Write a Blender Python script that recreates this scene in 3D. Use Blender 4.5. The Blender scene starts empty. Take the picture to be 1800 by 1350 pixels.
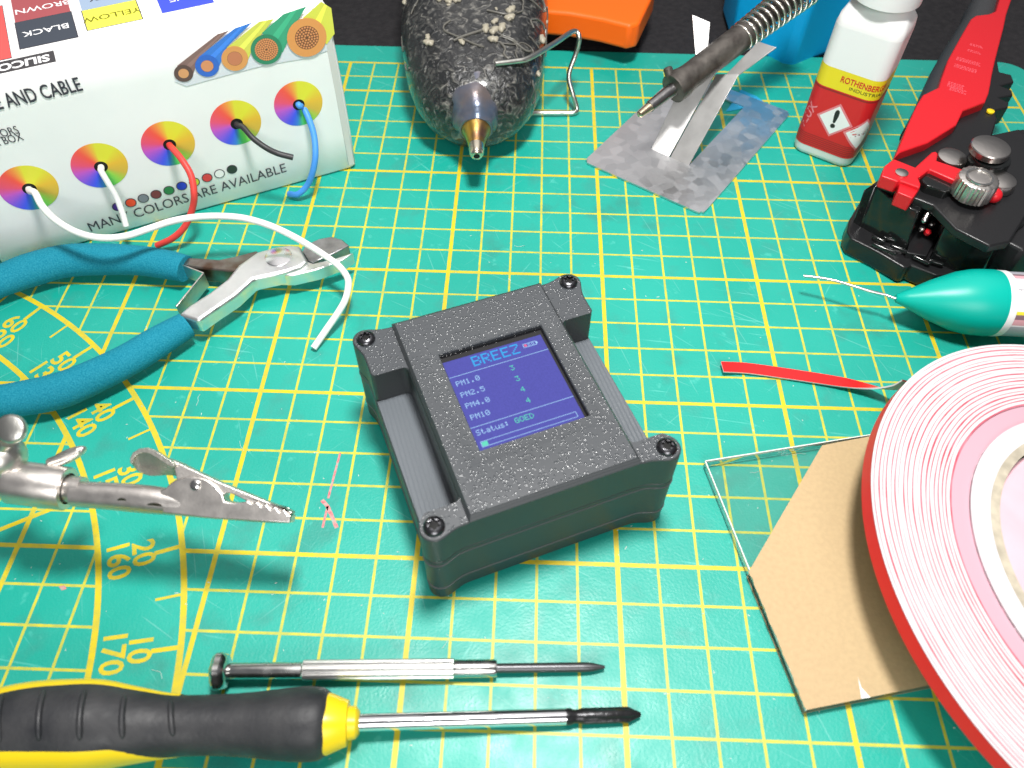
import bpy, bmesh, math, random
from mathutils import Vector, Matrix
random.seed(7)
S = 0.01                      # everything below is written in centimetres
scene = bpy.context.scene
COL = scene.collection
PI = math.pi

# ------------------------------------------------------------------ camera
RC = ((0.99948, -0.03026, 0.01077), (0.03067, 0.79943, -0.59997), (0.00954, 0.59999, 0.79995))
RM = Matrix(RC)
CC = Vector((-2.54074, -18.32182, 18.45169))
FP = 1395.07
cam = bpy.data.cameras.new('camera')
cam.sensor_width = 36.0
cam.lens = FP / 1800 * 36.0
cam.clip_start = 0.005; cam.clip_end = 20
cam.dof.use_dof = True; cam.dof.focus_distance = 0.24; cam.dof.aperture_fstop = 19
camo = bpy.data.objects.new('camera', cam); COL.objects.link(camo)
camo.matrix_world = Matrix.Translation(CC * S) @ RM.to_4x4()
scene.camera = camo

# ------------------------------------------------------------------ light
world = bpy.data.worlds.new('World'); scene.world = world; world.use_nodes = True
wn = world.node_tree; wn.nodes.clear()
wo = wn.nodes.new('ShaderNodeOutputWorld'); bg = wn.nodes.new('ShaderNodeBackground')
tc = wn.nodes.new('ShaderNodeTexCoord'); sep = wn.nodes.new('ShaderNodeSeparateXYZ'); ramp = wn.nodes.new('ShaderNodeValToRGB')
wn.links.new(tc.outputs['Generated'], sep.inputs[0]); wn.links.new(sep.outputs['Z'], ramp.inputs[0])
ramp.color_ramp.elements[0].position = 0.0; ramp.color_ramp.elements[0].color = (0.30, 0.30, 0.32, 1)
ramp.color_ramp.elements[1].position = 0.55; ramp.color_ramp.elements[1].color = (0.55, 0.56, 0.59, 1)
# soft bright patch added behind and above the bench to brighten metal reflections
vm = wn.nodes.new('ShaderNodeVectorMath'); vm.operation = 'DOT_PRODUCT'; vm.inputs[1].default_value = (0.05, 0.46, 0.885)
wn.links.new(tc.outputs['Generated'], vm.inputs[0])
cr = wn.nodes.new('ShaderNodeMapRange'); cr.interpolation_type = 'SMOOTHSTEP'; cr.inputs[1].default_value = 0.80; cr.inputs[2].default_value = 0.97
cr.inputs[3].default_value = 0.0; cr.inputs[4].default_value = 1.0; wn.links.new(vm.outputs['Value'], cr.inputs[0])
cmx = wn.nodes.new('ShaderNodeMix'); cmx.data_type = 'RGBA'; wn.links.new(cr.outputs[0], cmx.inputs['Factor'])
wn.links.new(ramp.outputs[0], cmx.inputs['A']); cmx.inputs['B'].default_value = (3.2, 3.1, 3.1, 1)
wn.links.new(cmx.outputs['Result'], bg.inputs[0]); bg.inputs[1].default_value = 0.30
wn.links.new(bg.outputs[0], wo.inputs[0])

def area(name, loc, target, size, power, color, shape='DISK'):
    l = bpy.data.lights.new(name, 'AREA'); l.shape = shape; l.size = size * S; l.energy = power; l.color = color
    o = bpy.data.objects.new(name, l); COL.objects.link(o)
    o.location = Vector(loc) * S
    o.rotation_euler = (Vector(target) - Vector(loc)).to_track_quat('-Z', 'Y').to_euler()
    return o
area('lamp', (-0.5, -5.5, 41.0), (-0.5, -3.0, 0.0), 7.0, 2.42, (1.0, 0.985, 0.96))
area('front_fill', (6.0, -75.0, 48.0), (-4.0, 0.0, 2.0), 45, 3.5, (1.0, 0.985, 0.97))  # added soft fill light, brightens the front of the wire box

scene.view_settings.view_transform = 'Standard'
scene.view_settings.look = 'None'
scene.view_settings.exposure = 0.0
scene.view_settings.gamma = 1.0
scene.render.engine = 'CYCLES'

# ------------------------------------------------------------------ helpers
def V(*a): return Vector(a)
def W(x, y, z=0.0):
    d = RM @ V((x - 900) / FP, -(y - 675) / FP, -1.0)
    return CC + d * ((z - CC.z) / d.z)
def WP(x, y, p0, n):
    d = RM @ V((x - 900) / FP, -(y - 675) / FP, -1.0)
    return CC + d * ((p0 - CC).dot(n) / d.dot(n))
def depth(p): return -((RM.transposed() @ (p - CC)).z)
def PXR(p, px): return px * depth(p) / FP          # pixels -> cm at point p

LOC = {}
def lin(c):
    return tuple(((v / 255) / 12.92 if v / 255 <= 0.04045 else (((v / 255) + 0.055) / 1.055) ** 2.4) for v in c)

MATS = {}
def mat(name, col, rough=0.5, metal=0.0, bump=0.0, bscale=300.0, var=0.0, vscale=60.0, spec=0.5, emit=0.0, coat=0.0, trans=0.0, aniso=None, col2=None, detail=4.0, rvar=0.0, ior=1.45):
    if name in MATS: return MATS[name]
    m = bpy.data.materials.new(name); m.use_nodes = True
    nt = m.node_tree; b = nt.nodes['Principled BSDF']
    b.inputs['Base Color'].default_value = (*col, 1); b.inputs['Roughness'].default_value = rough
    b.inputs['Metallic'].default_value = metal; b.inputs['Specular IOR Level'].default_value = spec
    b.inputs['Coat Weight'].default_value = coat; b.inputs['Transmission Weight'].default_value = trans
    b.inputs['IOR'].default_value = ior; b.inputs['Coat Roughness'].default_value = 0.08
    if emit:
        b.inputs['Emission Color'].default_value = (*col, 1); b.inputs['Emission Strength'].default_value = emit
        b.inputs['Base Color'].default_value = (0.01, 0.01, 0.012, 1)
    if bump or var or rvar:
        t = nt.nodes.new('ShaderNodeTexCoord')
        mp = nt.nodes.new('ShaderNodeMapping'); nt.links.new(t.outputs['Object'], mp.inputs[0])
        if aniso: mp.inputs['Scale'].default_value = aniso
    if bump:
        n = nt.nodes.new('ShaderNodeTexNoise'); n.inputs['Scale'].default_value = bscale; n.inputs['Detail'].default_value = detail
        nt.links.new(mp.outputs[0], n.inputs['Vector'])
        bp = nt.nodes.new('ShaderNodeBump'); bp.inputs['Strength'].default_value = bump; bp.inputs['Distance'].default_value = 0.0004
        nt.links.new(n.outputs['Fac'], bp.inputs['Height']); nt.links.new(bp.outputs[0], b.inputs['Normal'])
    if var:
        n2 = nt.nodes.new('ShaderNodeTexNoise'); n2.inputs['Scale'].default_value = vscale; n2.inputs['Detail'].default_value = 5
        nt.links.new(mp.outputs[0], n2.inputs['Vector'])
        mx = nt.nodes.new('ShaderNodeMix'); mx.data_type = 'RGBA'
        c2 = col2 if col2 else tuple(v * (1 - var) for v in col)
        mr = nt.nodes.new('ShaderNodeMapRange'); mr.inputs[1].default_value = 0.35; mr.inputs[2].default_value = 0.68
        nt.links.new(n2.outputs['Fac'], mr.inputs[0]); nt.links.new(mr.outputs[0], mx.inputs['Factor'])
        mx.inputs['A'].default_value = (*col, 1); mx.inputs['B'].default_value = (*c2, 1)
        nt.links.new(mx.outputs['Result'], b.inputs['Base Color'])
    if rvar:
        n3 = nt.nodes.new('ShaderNodeTexNoise'); n3.inputs['Scale'].default_value = vscale * 1.7; n3.inputs['Detail'].default_value = 6
        nt.links.new(mp.outputs[0], n3.inputs['Vector'])
        m2 = nt.nodes.new('ShaderNodeMapRange'); m2.inputs[3].default_value = max(0.03, rough - rvar); m2.inputs[4].default_value = rough + rvar
        m2.inputs[1].default_value = 0.3; m2.inputs[2].default_value = 0.7
        nt.links.new(n3.outputs['Fac'], m2.inputs[0]); nt.links.new(m2.outputs[0], b.inputs['Roughness'])
    MATS[name] = m
    return m

class MB:
    def __init__(s): s.v = []; s.f = []; s.m = []; s.c = None
    def add(s, vs, fs, mi=0):
        k = len(s.v); s.v += [Vector(p) for p in vs]
        for f in fs: s.f.append([i + k for i in f]); s.m.append(mi)
        return s
    def poly(s, pts, mi=0): return s.add(pts, [list(range(len(pts)))], mi)
    def loft(s, secs, mi=0, caps=(True, True), closed=True):
        n = len(secs[0]); vs = [p for c in secs for p in c]; fs = []
        for i in range(len(secs) - 1):
            for j in range(n if closed else n - 1):
                a = i * n + j; b = i * n + (j + 1) % n
                fs.append([a, b, b + n, a + n])
        if caps[0]: fs.append(list(range(n))[::-1])
        if caps[1]: fs.append([(len(secs) - 1) * n + j for j in range(n)])
        return s.add(vs, fs, mi)
    def prism(s, out, z0, z1, mi=0):      # outline: 2D or 3D points, extruded in z
        lo = [V(p[0], p[1], z0) for p in out]; hi = [V(p[0], p[1], z1) for p in out]
        return s.loft([lo, hi], mi)
    def extr(s, pts, d, mi=0):            # 3D outline extruded by vector d
        return s.loft([[Vector(p) for p in pts], [Vector(p) + d for p in pts]], mi)
    def box(s, c, sx, sy, sz, ax=None, mi=0):
        X, Y, Z = ax if ax else (V(1, 0, 0), V(0, 1, 0), V(0, 0, 1))
        c = Vector(c)
        q = [X * (sx * a / 2) + Y * (sy * b / 2) for a, b in ((-1, -1), (1, -1), (1, 1), (-1, 1))]
        return s.loft([[c + p - Z * sz / 2 for p in q], [c + p + Z * sz / 2 for p in q]], mi)
    def tube(s, path, rad, seg=16, mi=0, flat=1.0, up=None, caps=(True, True), power=2.0, round_end=False):
        path = [Vector(p) for p in path]
        if not hasattr(rad, '__len__'): rad = [rad] * len(path)
        rad = list(rad)
        if round_end:
            t0 = (path[0] - path[1]).normalized(); t1 = (path[-1] - path[-2]).normalized()
            r0, r1 = rad[0], rad[-1]; p0, p1 = path[0], path[-1]
            path = [p0 + t0 * r0 * math.sin(a) for a in (1.45, 1.1, .7, .35)] + path + [p1 + t1 * r1 * math.sin(a) for a in (.35, .7, 1.1, 1.45)]
            rad = [r0 * math.cos(a) for a in (1.45, 1.1, .7, .35)] + rad + [r1 * math.cos(a) for a in (.35, .7, 1.1, 1.45)]
        secs = []; U = None
        for i, p in enumerate(path):
            t = (path[min(i + 1, len(path) - 1)] - path[max(i - 1, 0)]).normalized()
            if up is not None: u = (up - t * up.dot(t)).normalized()
            elif U is None:
                u = t.orthogonal().normalized()
            else: u = (U - t * U.dot(t)).normalized()
            U = u; w = t.cross(u)
            secs.append([p + w * (rad[i] * sp(math.cos(a), power)) + u * (rad[i] * flat * sp(math.sin(a), power)) for a in (2 * PI * k / seg for k in range(seg))])
        return s.loft(secs, mi, caps)
    def lathe(s, p0, p1, prof, seg=40, mi=0, caps=(True, True), fn=None):
        p0 = Vector(p0); ax = (Vector(p1) - p0); L = ax.length; ax.normalize(); u = ax.orthogonal().normalized(); w = ax.cross(u)
        secs = []
        for t, r in prof:
            secs.append([p0 + ax * t + (u * math.cos(a) + w * math.sin(a)) * (r * (fn(a, t) if fn else 1)) for a in (2 * PI * k / seg for k in range(seg))])
        return s.loft(secs, mi, caps)
    def disc(s, c, r, n=V(0, 0, 1), mi=0, seg=32, ry=None, u=None):
        u = (u or n.orthogonal()).normalized(); w = n.cross(u).normalized(); ry = ry or r
        return s.poly([Vector(c) + u * r * math.cos(a) + w * ry * math.sin(a) for a in (2 * PI * k / seg for k in range(seg))], mi)
    def build(s, name, mats, parent=None, smooth=35, bevel=0.0, bseg=2):
        if not isinstance(mats, (list, tuple)): mats = [mats]
        off = LOC.get(parent.name, V(0, 0, 0)) if parent else V(0, 0, 0)
        me = bpy.data.meshes.new(name)
        me.from_pydata([tuple((p - off) * S) for p in s.v], [], s.f)
        for m in mats: me.materials.append(m)
        for i, p in enumerate(me.polygons): p.material_index = s.m[i]
        if s.c:
            ca = me.color_attributes.new('hue', 'FLOAT_COLOR', 'POINT')
            for i, c in enumerate(s.c): ca.data[i].color = (*c, 1)
        bm = bmesh.new(); bm.from_mesh(me); bmesh.ops.recalc_face_normals(bm, faces=bm.faces) if len(s.f) > 1 and s.closed_ok() else None
        bm.to_mesh(me); bm.free()
        if smooth:
            me.shade_smooth(); me.set_sharp_from_angle(angle=math.radians(smooth))
        o = bpy.data.objects.new(name, me); COL.objects.link(o)
        if parent: o.parent = parent; LOC[o.name] = off
        if bevel:
            b = o.modifiers.new('bevel', 'BEVEL'); b.width = bevel * S; b.segments = bseg; b.limit_method = 'ANGLE'; b.angle_limit = math.radians(38)
            b.harden_normals = False
        return o
    flat2d = False
    def closed_ok(s): return not s.flat2d

def sp(v, p): return math.copysign(abs(v) ** (2 / p), v)

def thing(name, label, cat, loc, group=None):
    o = bpy.data.objects.new(name, None); COL.objects.link(o); o.empty_display_size = 0.01
    o.location = Vector(loc) * S; LOC[o.name] = Vector(loc)
    tag(o, label, cat, group); return o
def tag(o, label, cat, group=None):
    o['label'] = label; o['category'] = cat
    if group: o['group'] = group
    return o
def centre(o):                      # single-mesh thing: move the origin to its base centre
    me = o.data; xs = [v.co for v in me.vertices]
    c = Vector((sum(p.x for p in xs) / len(xs), sum(p.y for p in xs) / len(xs), min(p.z for p in xs)))
    for v in me.vertices: v.co -= c
    o.location = c; return o

def smoothpath(pts, n=6):           # Catmull-Rom
    pts = [Vector(p) for p in pts]; out = []
    P = [pts[0] * 2 - pts[1]] + pts + [pts[-1] * 2 - pts[-2]]
    for i in range(1, len(P) - 2):
        a, b, c, d = P[i - 1:i + 3]
        for k in range(n):
            t = k / n
            out.append(0.5 * ((2 * b) + (c - a) * t + (2 * a - 5 * b + 4 * c - d) * t * t + (3 * b - a - 3 * c + d) * t ** 3))
    out.append(pts[-1]); return out
def smoothvals(vals, n=6):
    return [v.x for v in smoothpath([V(a, 0, 0) for a in vals], n)]

def text_geo(txt, size, bold=0.0, spacing=1.0, align='CENTER', shear=0.0):
    cu = bpy.data.curves.new('txt', 'FONT'); cu.body = txt; cu.size = size; cu.align_x = align; cu.align_y = 'CENTER'
    cu.offset = bold; cu.space_character = spacing; cu.resolution_u = 3; cu.shear = shear
    o = bpy.data.objects.new('txt', cu); COL.objects.link(o)
    dg = bpy.context.evaluated_depsgraph_get(); me = bpy.data.meshes.new_from_object(o.evaluated_get(dg))
    vs = [(v.co.x, v.co.y) for v in me.vertices]; fs = [list(p.vertices) for p in me.polygons]
    bpy.data.objects.remove(o); bpy.data.curves.remove(cu); bpy.data.meshes.remove(me)
    return vs, fs
def text(mb, txt, size, o, X, Y, mi=0, bold=0.0, spacing=1.0, align='CENTER', fit=None, sx=1.0, shear=0.0):
    vs, fs = text_geo(txt, size, bold, spacing, align, shear)
    if fit:
        w = max(v[0] for v in vs) - min(v[0] for v in vs); sx = fit / w
        m = (max(v[0] for v in vs) + min(v[0] for v in vs)) / 2 if align == 'CENTER' else 0
        vs = [(v[0] - m, v[1]) for v in vs]
    o = Vector(o); mb.add([o + X * (x * sx) + Y * y for x, y in vs], fs, mi)

FONT = {'B': '11110 10001 10001 11110 10001 10001 11110', 'R': '11110 10001 10001 11110 10100 10010 10001', 'E': '11111 10000 10000 11110 10000 10000 11111',
 'Z': '11111 00001 00010 00100 01000 10000 11111', 'P': '11110 10001 10001 11110 10000 10000 10000', 'M': '10001 11011 10101 10101 10001 10001 10001',
 '1': '00100 01100 00100 00100 00100 00100 01110', '0': '01110 10001 10011 10101 11001 10001 01110', '2': '01110 10001 00001 00110 01000 10000 11111',
 '5': '11111 10000 11110 00001 00001 10001 01110', '4': '00010 00110 01010 10010 11111 00010 00010', '3': '11111 00010 00100 00010 00001 10001 01110',
 '.': '00000 00000 00000 00000 00000 01100 01100', ':': '00000 01100 01100 00000 01100 01100 00000', 'S': '01111 10000 10000 01110 00001 00001 11110',
 't': '01000 01000 11100 01000 01000 01001 00110', 'a': '00000 00000 01110 00001 01111 10001 01111', 'u': '00000 00000 10001 10001 10001 10011 01101',
 's': '00000 00000 01110 10000 01110 00001 11110', 'G': '01110 10001 10000 10111 10001 10001 01111', 'O': '01110 10001 10001 10001 10001 10001 01110',
 'D': '11100 10010 10001 10001 10001 10010 11100', ' ': '00000 00000 00000 00000 00000 00000 00000'}
def pixtext(mb, txt, o, X, Y, px, py=None, mi=0, adv=6):
    py = py or px; o = Vector(o)
    for i, ch in enumerate(txt):
        for r, row in enumerate(FONT[ch].split()):
            c = 0
            while c < 5:
                if row[c] == '1':
                    e = c
                    while e < 5 and row[e] == '1': e += 1
                    a = o + X * ((i * adv + c) * px) - Y * (r * py); w = X * ((e - c) * px * .97); h = Y * (py * .9)
                    mb.poly([a, a + w, a + w - h, a - h][::-1], mi); c = e
                else: c += 1

def strip(mb, a, b, w, z, mi=0, X=None):      # flat line on the mat
    a = Vector((a[0], a[1], z)); b = Vector((b[0], b[1], z)); t = (b - a).normalized(); n = V(-t.y, t.x, 0) * w / 2
    mb.poly([a - n, b - n, b + n, a + n], mi)

# ================================================================== materials
M_white_metal = mat('polished steel', (0.62, 0.61, 0.59), 0.22, 1.0, bump=0.05, bscale=900, rvar=0.1, vscale=150)
M_nickel = mat('nickel plate', (0.70, 0.66, 0.62), 0.36, 1.0, bump=0.06, bscale=1600, rvar=0.04, vscale=200)
M_darkmetal = mat('dark steel', (0.12, 0.12, 0.125), 0.35, 1.0, bump=0.2, bscale=900, rvar=0.12, vscale=200)
M_black = mat('black plastic', (0.012, 0.012, 0.013), 0.32, bump=0.1, bscale=1500)
M_black_gloss = mat('glossy black plastic', (0.008, 0.009, 0.009), 0.14, bump=0.03, bscale=600, coat=0.3)
M_red = mat('red plastic', (0.62, 0.012, 0.02), 0.35, bump=0.06, bscale=900)
M_white = mat('white plastic', (0.82, 0.82, 0.82), 0.35)

# ================================================================== setting
# black table cloth
cloth = mat('black cloth', (0.012, 0.011, 0.013), 0.9, bump=0.8, bscale=700, var=0.6, vscale=400, col2=(0.022, 0.02, 0.022))
mb = MB(); mb.add([(-80, -70, -.32), (80, -70, -.32), (80, 90, -.32), (-80, 90, -.32)], [[0, 1, 2, 3]])
tb = mb.build('table', cloth, smooth=0); tb['kind'] = 'structure'

# cutting mat
def mat_material():
    m = bpy.data.materials.new('green mat'); m.use_nodes = True; nt = m.node_tree; b = nt.nodes['Principled BSDF']; L = nt.links
    t = nt.nodes.new('ShaderNodeTexCoord')
    def noise(sc, det=4, scale=None, rot=0):
        mp = nt.nodes.new('ShaderNodeMapping'); L.new(t.outputs['Object'], mp.inputs[0])
        mp.inputs['Rotation'].default_value = (0, 0, rot)
        if scale:
            m1 = mp; mp = nt.nodes.new('ShaderNodeMapping'); mp.inputs['Scale'].default_value = scale; L.new(m1.outputs[0], mp.inputs[0])
        n = nt.nodes.new('ShaderNodeTexNoise'); n.inputs['Scale'].default_value = sc; n.inputs['Detail'].default_value = det
        L.new(mp.outputs[0], n.inputs['Vector']); return n.outputs['Fac']
    def rng(x, a, b_, c, d):
        r = nt.nodes.new('ShaderNodeMapRange'); L.new(x, r.inputs[0])
        for i, v in enumerate((a, b_, c, d)): r.inputs[i + 1].default_value = v
        return r.outputs[0]
    def mix(f, a, b_):
        x = nt.nodes.new('ShaderNodeMix'); x.data_type = 'RGBA'; L.new(f, x.inputs['Factor'])
        for k, v in (('A', a), ('B', b_)):
            if isinstance(v, tuple): x.inputs[k].default_value = (*v, 1)
            else: L.new(v, x.inputs[k])
        return x.outputs['Result']
    c = mix(rng(noise(18, 5), .3, .7, 0, 1), (0.005, 0.335, 0.260), (0.013, 0.385, 0.305))
    c = mix(rng(noise(90, 6), .56, .72, 0, .6), c, (0.035, 0.27, 0.22))
    c = mix(rng(noise(45, 7), .62, .70, 0, .5), c, (0.02, 0.24, 0.19))          # stains
    c = mix(rng(noise(260, 3), .66, .74, 0, .35), c, (0.10, 0.55, 0.46))         # rubbed specks
    for sc, rot, st in ((900, .5, .45), (1100, -.9, .4), (800, 1.7, .4), (1000, 2.4, .4)):          # fine cuts
        c = mix(rng(noise(sc, 2, (1, .05, 1), rot), .72, .78, 0, st), c, (0.14, 0.58, 0.5))
    for sc, rot in ((1500, .8), (1800, -.35), (1300, 2.1), (1700, -1.1)): c = mix(rng(noise(sc, 1, (1, .02, 1), rot), .75, .78, 0, .45), c, (0.16, 0.50, 0.44))
    L.new(c, b.inputs['Base Color'])
    L.new(rng(noise(120, 5), .3, .7, .36, .52), b.inputs['Roughness'])
    b.inputs['Specular IOR Level'].default_value = 0.55
    bp = nt.nodes.new('ShaderNodeBump'); bp.inputs['Strength'].default_value = .35; bp.inputs['Distance'].default_value = .0002
    L.new(noise(1500, 3), bp.inputs['Height']); L.new(bp.outputs[0], b.inputs['Normal'])
    return m
cm = thing('cutting_mat', 'large green self-healing cutting mat with yellow grid and protractor', 'cutting mat', (-11, -9, -.32))
x0, x1, y0, y1, rr = -45.0, 18.25, -32.0, 13.3, 1.1
out = []
for cx, cy, a0 in ((x1 - rr, y1 - rr, 0), (x0 + rr, y1 - rr, 90), (x0 + rr, y0 + rr, 180), (x1 - rr, y0 + rr, 270)):
    out += [(cx + rr * math.cos(math.radians(a0 + k * 9)), cy + rr * math.sin(math.radians(a0 + k * 9))) for k in range(11)]
MB().prism(out, -.315, 0).build('mat_sheet', mat_material(), cm, bevel=.03)
M_yel = mat('yellow ink', (0.70, 0.54, 0.015), 0.45, var=0.25, vscale=420, col2=(0.52, 0.46, 0.05), detail=8)
M_yel2 = mat('thin yellow ink', (0.62, 0.57, 0.045), 0.45, var=0.3, vscale=420, col2=(0.42, 0.46, 0.09), detail=8)
g = MB(); g.flat2d = True
KX, KY = -25.0, -15.0
def spans(lo, hi, off):          # keep the line out of the protractor band; off = distance from the centre
    cuts = []
    if abs(off) < 15:
        o_ = math.sqrt(225 - off * off); i_ = math.sqrt(169 - off * off) if abs(off) < 13 else 0
        cuts = [(-o_, -i_), (i_, o_)]
    res = []; a = lo
    for c0, c1 in cuts:
        if c0 > a: res.append((a, min(c0, hi)))
        a = max(a, c1)
    if a < hi: res.append((a, hi))
    return [(p, q) for p, q in res if q > p]
for i in range(-42, 18):
    th = i % 5 == 0; edge = i == 17
    if edge: w, mi = .10, 0
    else: w, mi = (.125, 0) if th else (.069, 1)
    for a, b in spans(-30 - KY, 12 - KY, i - KX): strip(g, (i, a + KY), (i, b + KY), w, .0026 if th else .0014, mi)
for j in range(-30, 13):
    th = j % 5 == 0; edge = j == 12
    w, mi = (.10, 0) if edge else (.115, 0) if th else (.069, 1)
    for a, b in spans(-42 - KX, 17 - KX, j - KY): strip(g, (a + KX, j), (b + KX, j), w, .0022 if th else .0018, mi)
def ring(mb, r, w, z, a0=0, a1=180, mi=0, n=180):
    for k in range(n):
        p, q = (math.radians(a0 + (a1 - a0) * t / n) for t in (k, k + 1))
        mb.poly([V(KX + R_ * math.cos(t), KY + R_ * math.sin(t), z) for R_, t in ((r - w / 2, p), (r + w / 2, p), (r + w / 2, q), (r - w / 2, q))], mi)
ring(g, 15.0, .15, .0030, -60, 150); ring(g, 13.0, .15, .0030, -60, 150)
for d in range(5, 151, 5):
    a = math.radians(d); c_, s_ = math.cos(a), math.sin(a)
    strip(g, (KX + 14.33 * c_, KY + 14.33 * s_), (KX + 14.95 * c_, KY + 14.95 * s_), .11 if d % 10 == 0 else .07, .0034)
for d in (30, 60): 
    a = math.radians(d); strip(g, (KX, KY), (KX + 13 * math.cos(a), KY + 13 * math.sin(a)), .12, .0034)
g.build('printed_grid', [M_yel, M_yel2], cm, smooth=0)
g = MB(); g.flat2d = True
for d in range(10, 90, 10):
    a = math.radians(d + .4)
    up = V(math.cos(a), math.sin(a), 0); rt = V(math.sin(a), -math.cos(a), 0)
    text(g, str(d), .76, V(KX, KY, .0042) + up * 14.05, rt, up, bold=.017, sx=.93)
    text(g, str(180 - d), .76, V(KX, KY, .0042) + up * 13.45, rt, up, bold=.017, sx=.93)
g.build('printed_number', M_yel, cm, smooth=0)
# pink marker strokes and small stains on the mat
g = MB(); g.flat2d = True
for pts, w in (([(598, 796), (585, 845), (577, 876)], .06), ([(566, 879), (576, 890), (592, 928)], .10), ([(576, 890), (567, 928)], .06)):
    q = [W(*p) for p in pts]
    for a, b in zip(q, q[1:]): strip(g, a, b, w, .0048)
g.build('marker_stroke', mat('pink marker ink', (0.72, 0.13, 0.16), 0.5, var=.5, vscale=900, col2=(.35, .42, .36)), cm, smooth=0); g = MB(); g.flat2d = True
g.poly([W(*p, .005) for p in ((103, 1030), (114, 1029), (117, 1035), (108, 1038))])
g.build('ink_stain', mat('pink marker ink', (0.72, 0.13, 0.16), 0.5), cm, smooth=0)

# ================================================================== the air quality meter
def dev_material(kind):
    m = bpy.data.materials.new('printed grey plastic ' + kind); m.use_nodes = True; nt = m.node_tree; b = nt.nodes['Principled BSDF']; L = nt.links
    t = nt.nodes.new('ShaderNodeTexCoord')
    b.inputs['Base Color'].default_value = (0.050, 0.056, 0.062, 1); b.inputs['Roughness'].default_value = .42
    mp = nt.nodes.new('ShaderNodeMapping'); L.new(t.outputs['Object'], mp.inputs[0])
    bp = nt.nodes.new('ShaderNodeBump')
    if kind == 'layered': b.inputs['Base Color'].default_value = (.036, .041, .044, 1)
    if kind == 'beaded':
        v = nt.nodes.new('ShaderNodeTexVoronoi'); v.inputs['Scale'].default_value = 1350; L.new(mp.outputs[0], v.inputs['Vector'])
        ns = nt.nodes.new('ShaderNodeTexNoise'); ns.inputs['Scale'].default_value = 300; ns.inputs['Detail'].default_value = 2; L.new(mp.outputs[0], ns.inputs['Vector'])
        r = nt.nodes.new('ShaderNodeMapRange'); r.inputs[1].default_value = .12; r.inputs[2].default_value = .42; r.inputs[3].default_value = 1; r.inputs[4].default_value = 0
        r.interpolation_type = 'SMOOTHSTEP'; L.new(v.outputs['Distance'], r.inputs[0])
        r2 = nt.nodes.new('ShaderNodeMapRange'); r2.inputs[1].default_value = .25; r2.inputs[2].default_value = .50; L.new(ns.outputs['Fac'], r2.inputs[0])
        mu = nt.nodes.new('ShaderNodeMath'); mu.operation = 'MULTIPLY'; L.new(r.outputs[0], mu.inputs[0]); L.new(r2.outputs[0], mu.inputs[1])
        L.new(mu.outputs[0], bp.inputs['Height']); bp.inputs['Strength'].default_value = 1.0; bp.inputs['Distance'].default_value = .000085
        b.inputs['Roughness'].default_value = .25; b.inputs['Specular IOR Level'].default_value = .85; b.inputs['Coat Weight'].default_value = .25; b.inputs['Coat Roughness'].default_value = .25; L.new(bp.outputs[0], b.inputs['Coat Normal'])
    else:
        w = nt.nodes.new('ShaderNodeTexWave'); w.wave_type = 'BANDS'; w.inputs['Distortion'].default_value = 1.2; w.inputs['Detail'].default_value = 2; w.inputs['Detail Scale'].default_value = 2
        if kind == 'layered': w.bands_direction = 'Z'; w.inputs['Scale'].default_value = 900; mp.inputs['Scale'].default_value = (.04, .04, 1)
        else: w.bands_direction = 'DIAGONAL'; w.inputs['Scale'].default_value = 420; mp.inputs['Rotation'].default_value = (0, 0, math.radians(25)); mp.inputs['Scale'].default_value = (1, 1, .0)
        L.new(mp.outputs[0], w.inputs['Vector']); L.new(w.outputs['Color'], bp.inputs['Height'])
        bp.inputs['Strength'].default_value = .16 if kind == 'layered' else .5; bp.inputs['Distance'].default_value = .0002
        if kind != 'layered': b.inputs['Base Color'].default_value = (.12, .135, .15, 1)
    L.new(bp.outputs[0], b.inputs['Normal'])
    return m
MD_top, MD_side, MD_hatch = dev_material('beaded'), dev_material('layered'), dev_material('hatched')
DO = V(-2.812, -7.081, 0); an = math.radians(23.03)
DU = V(math.cos(an), math.sin(an), 0); DV = V(-DU.y, DU.x, 0)
def D(u, v, z): return DO + DU * u + DV * v + V(0, 0, z)
dev = thing('air_quality_meter', 'dark grey printed plastic box with four corner screws and a small blue display', 'sensor box', DO)
def quarter():
    p = [(1.7, 2.955), (2.15, 2.957), (2.3, 2.97), (2.45, 3.01), (2.58, 3.06), (2.67, 3.09)]
    arc = [(2.77 + .335 * math.cos(math.radians(a)), 2.77 + .335 * math.sin(math.radians(a))) for a in range(95, -6, -10)]
    return p + arc + [(y, x) for x, y in p[::-1]]
Q = quarter()
full = Q + [(x, -y) for x, y in Q[::-1]] + [(-x, -y) for x, y in Q] + [(-x, y) for x, y in Q[::-1]]
def inset(pts, d): return [(x * (1 - d / 3), y * (1 - d / 3)) for x, y in pts]
def dprism(mb, pts, z0, z1, mi=0, ch=0.0):
    secs = [[D(x, y, z0) for x, y in pts], [D(x, y, z1) for x, y in pts]]
    mb.loft(secs, mi)
mb = MB(); secs = []
for z, d in ((.03, .10), (.09, .04), (.18, 0), (.68, 0)): secs.append([D(x, y, z) for x, y in inset(full, d)])
mb.loft(secs); mb.build('bottom_shell', MD_side, dev, smooth=40, bevel=.02)
mb = MB(); dprism(mb, inset(full, .05), .66, .72); dprism(mb, full, .70, 1.91); mb.build('middle_shell', MD_side, dev, smooth=40, bevel=.025)
top = MB(); dprism(top, inset(full, .05), 1.90, 1.96); dprism(top, full, 1.935, 2.10)
top.build('top_shell', MD_side, dev, smooth=40, bevel=.02)
M_seam_glint = mat('pale seam glint', (.16, .17, .175), .18, bump=.6, bscale=400, spec=1.0)  # paler grey on a thin added lip imitates the glint along the seams
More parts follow.
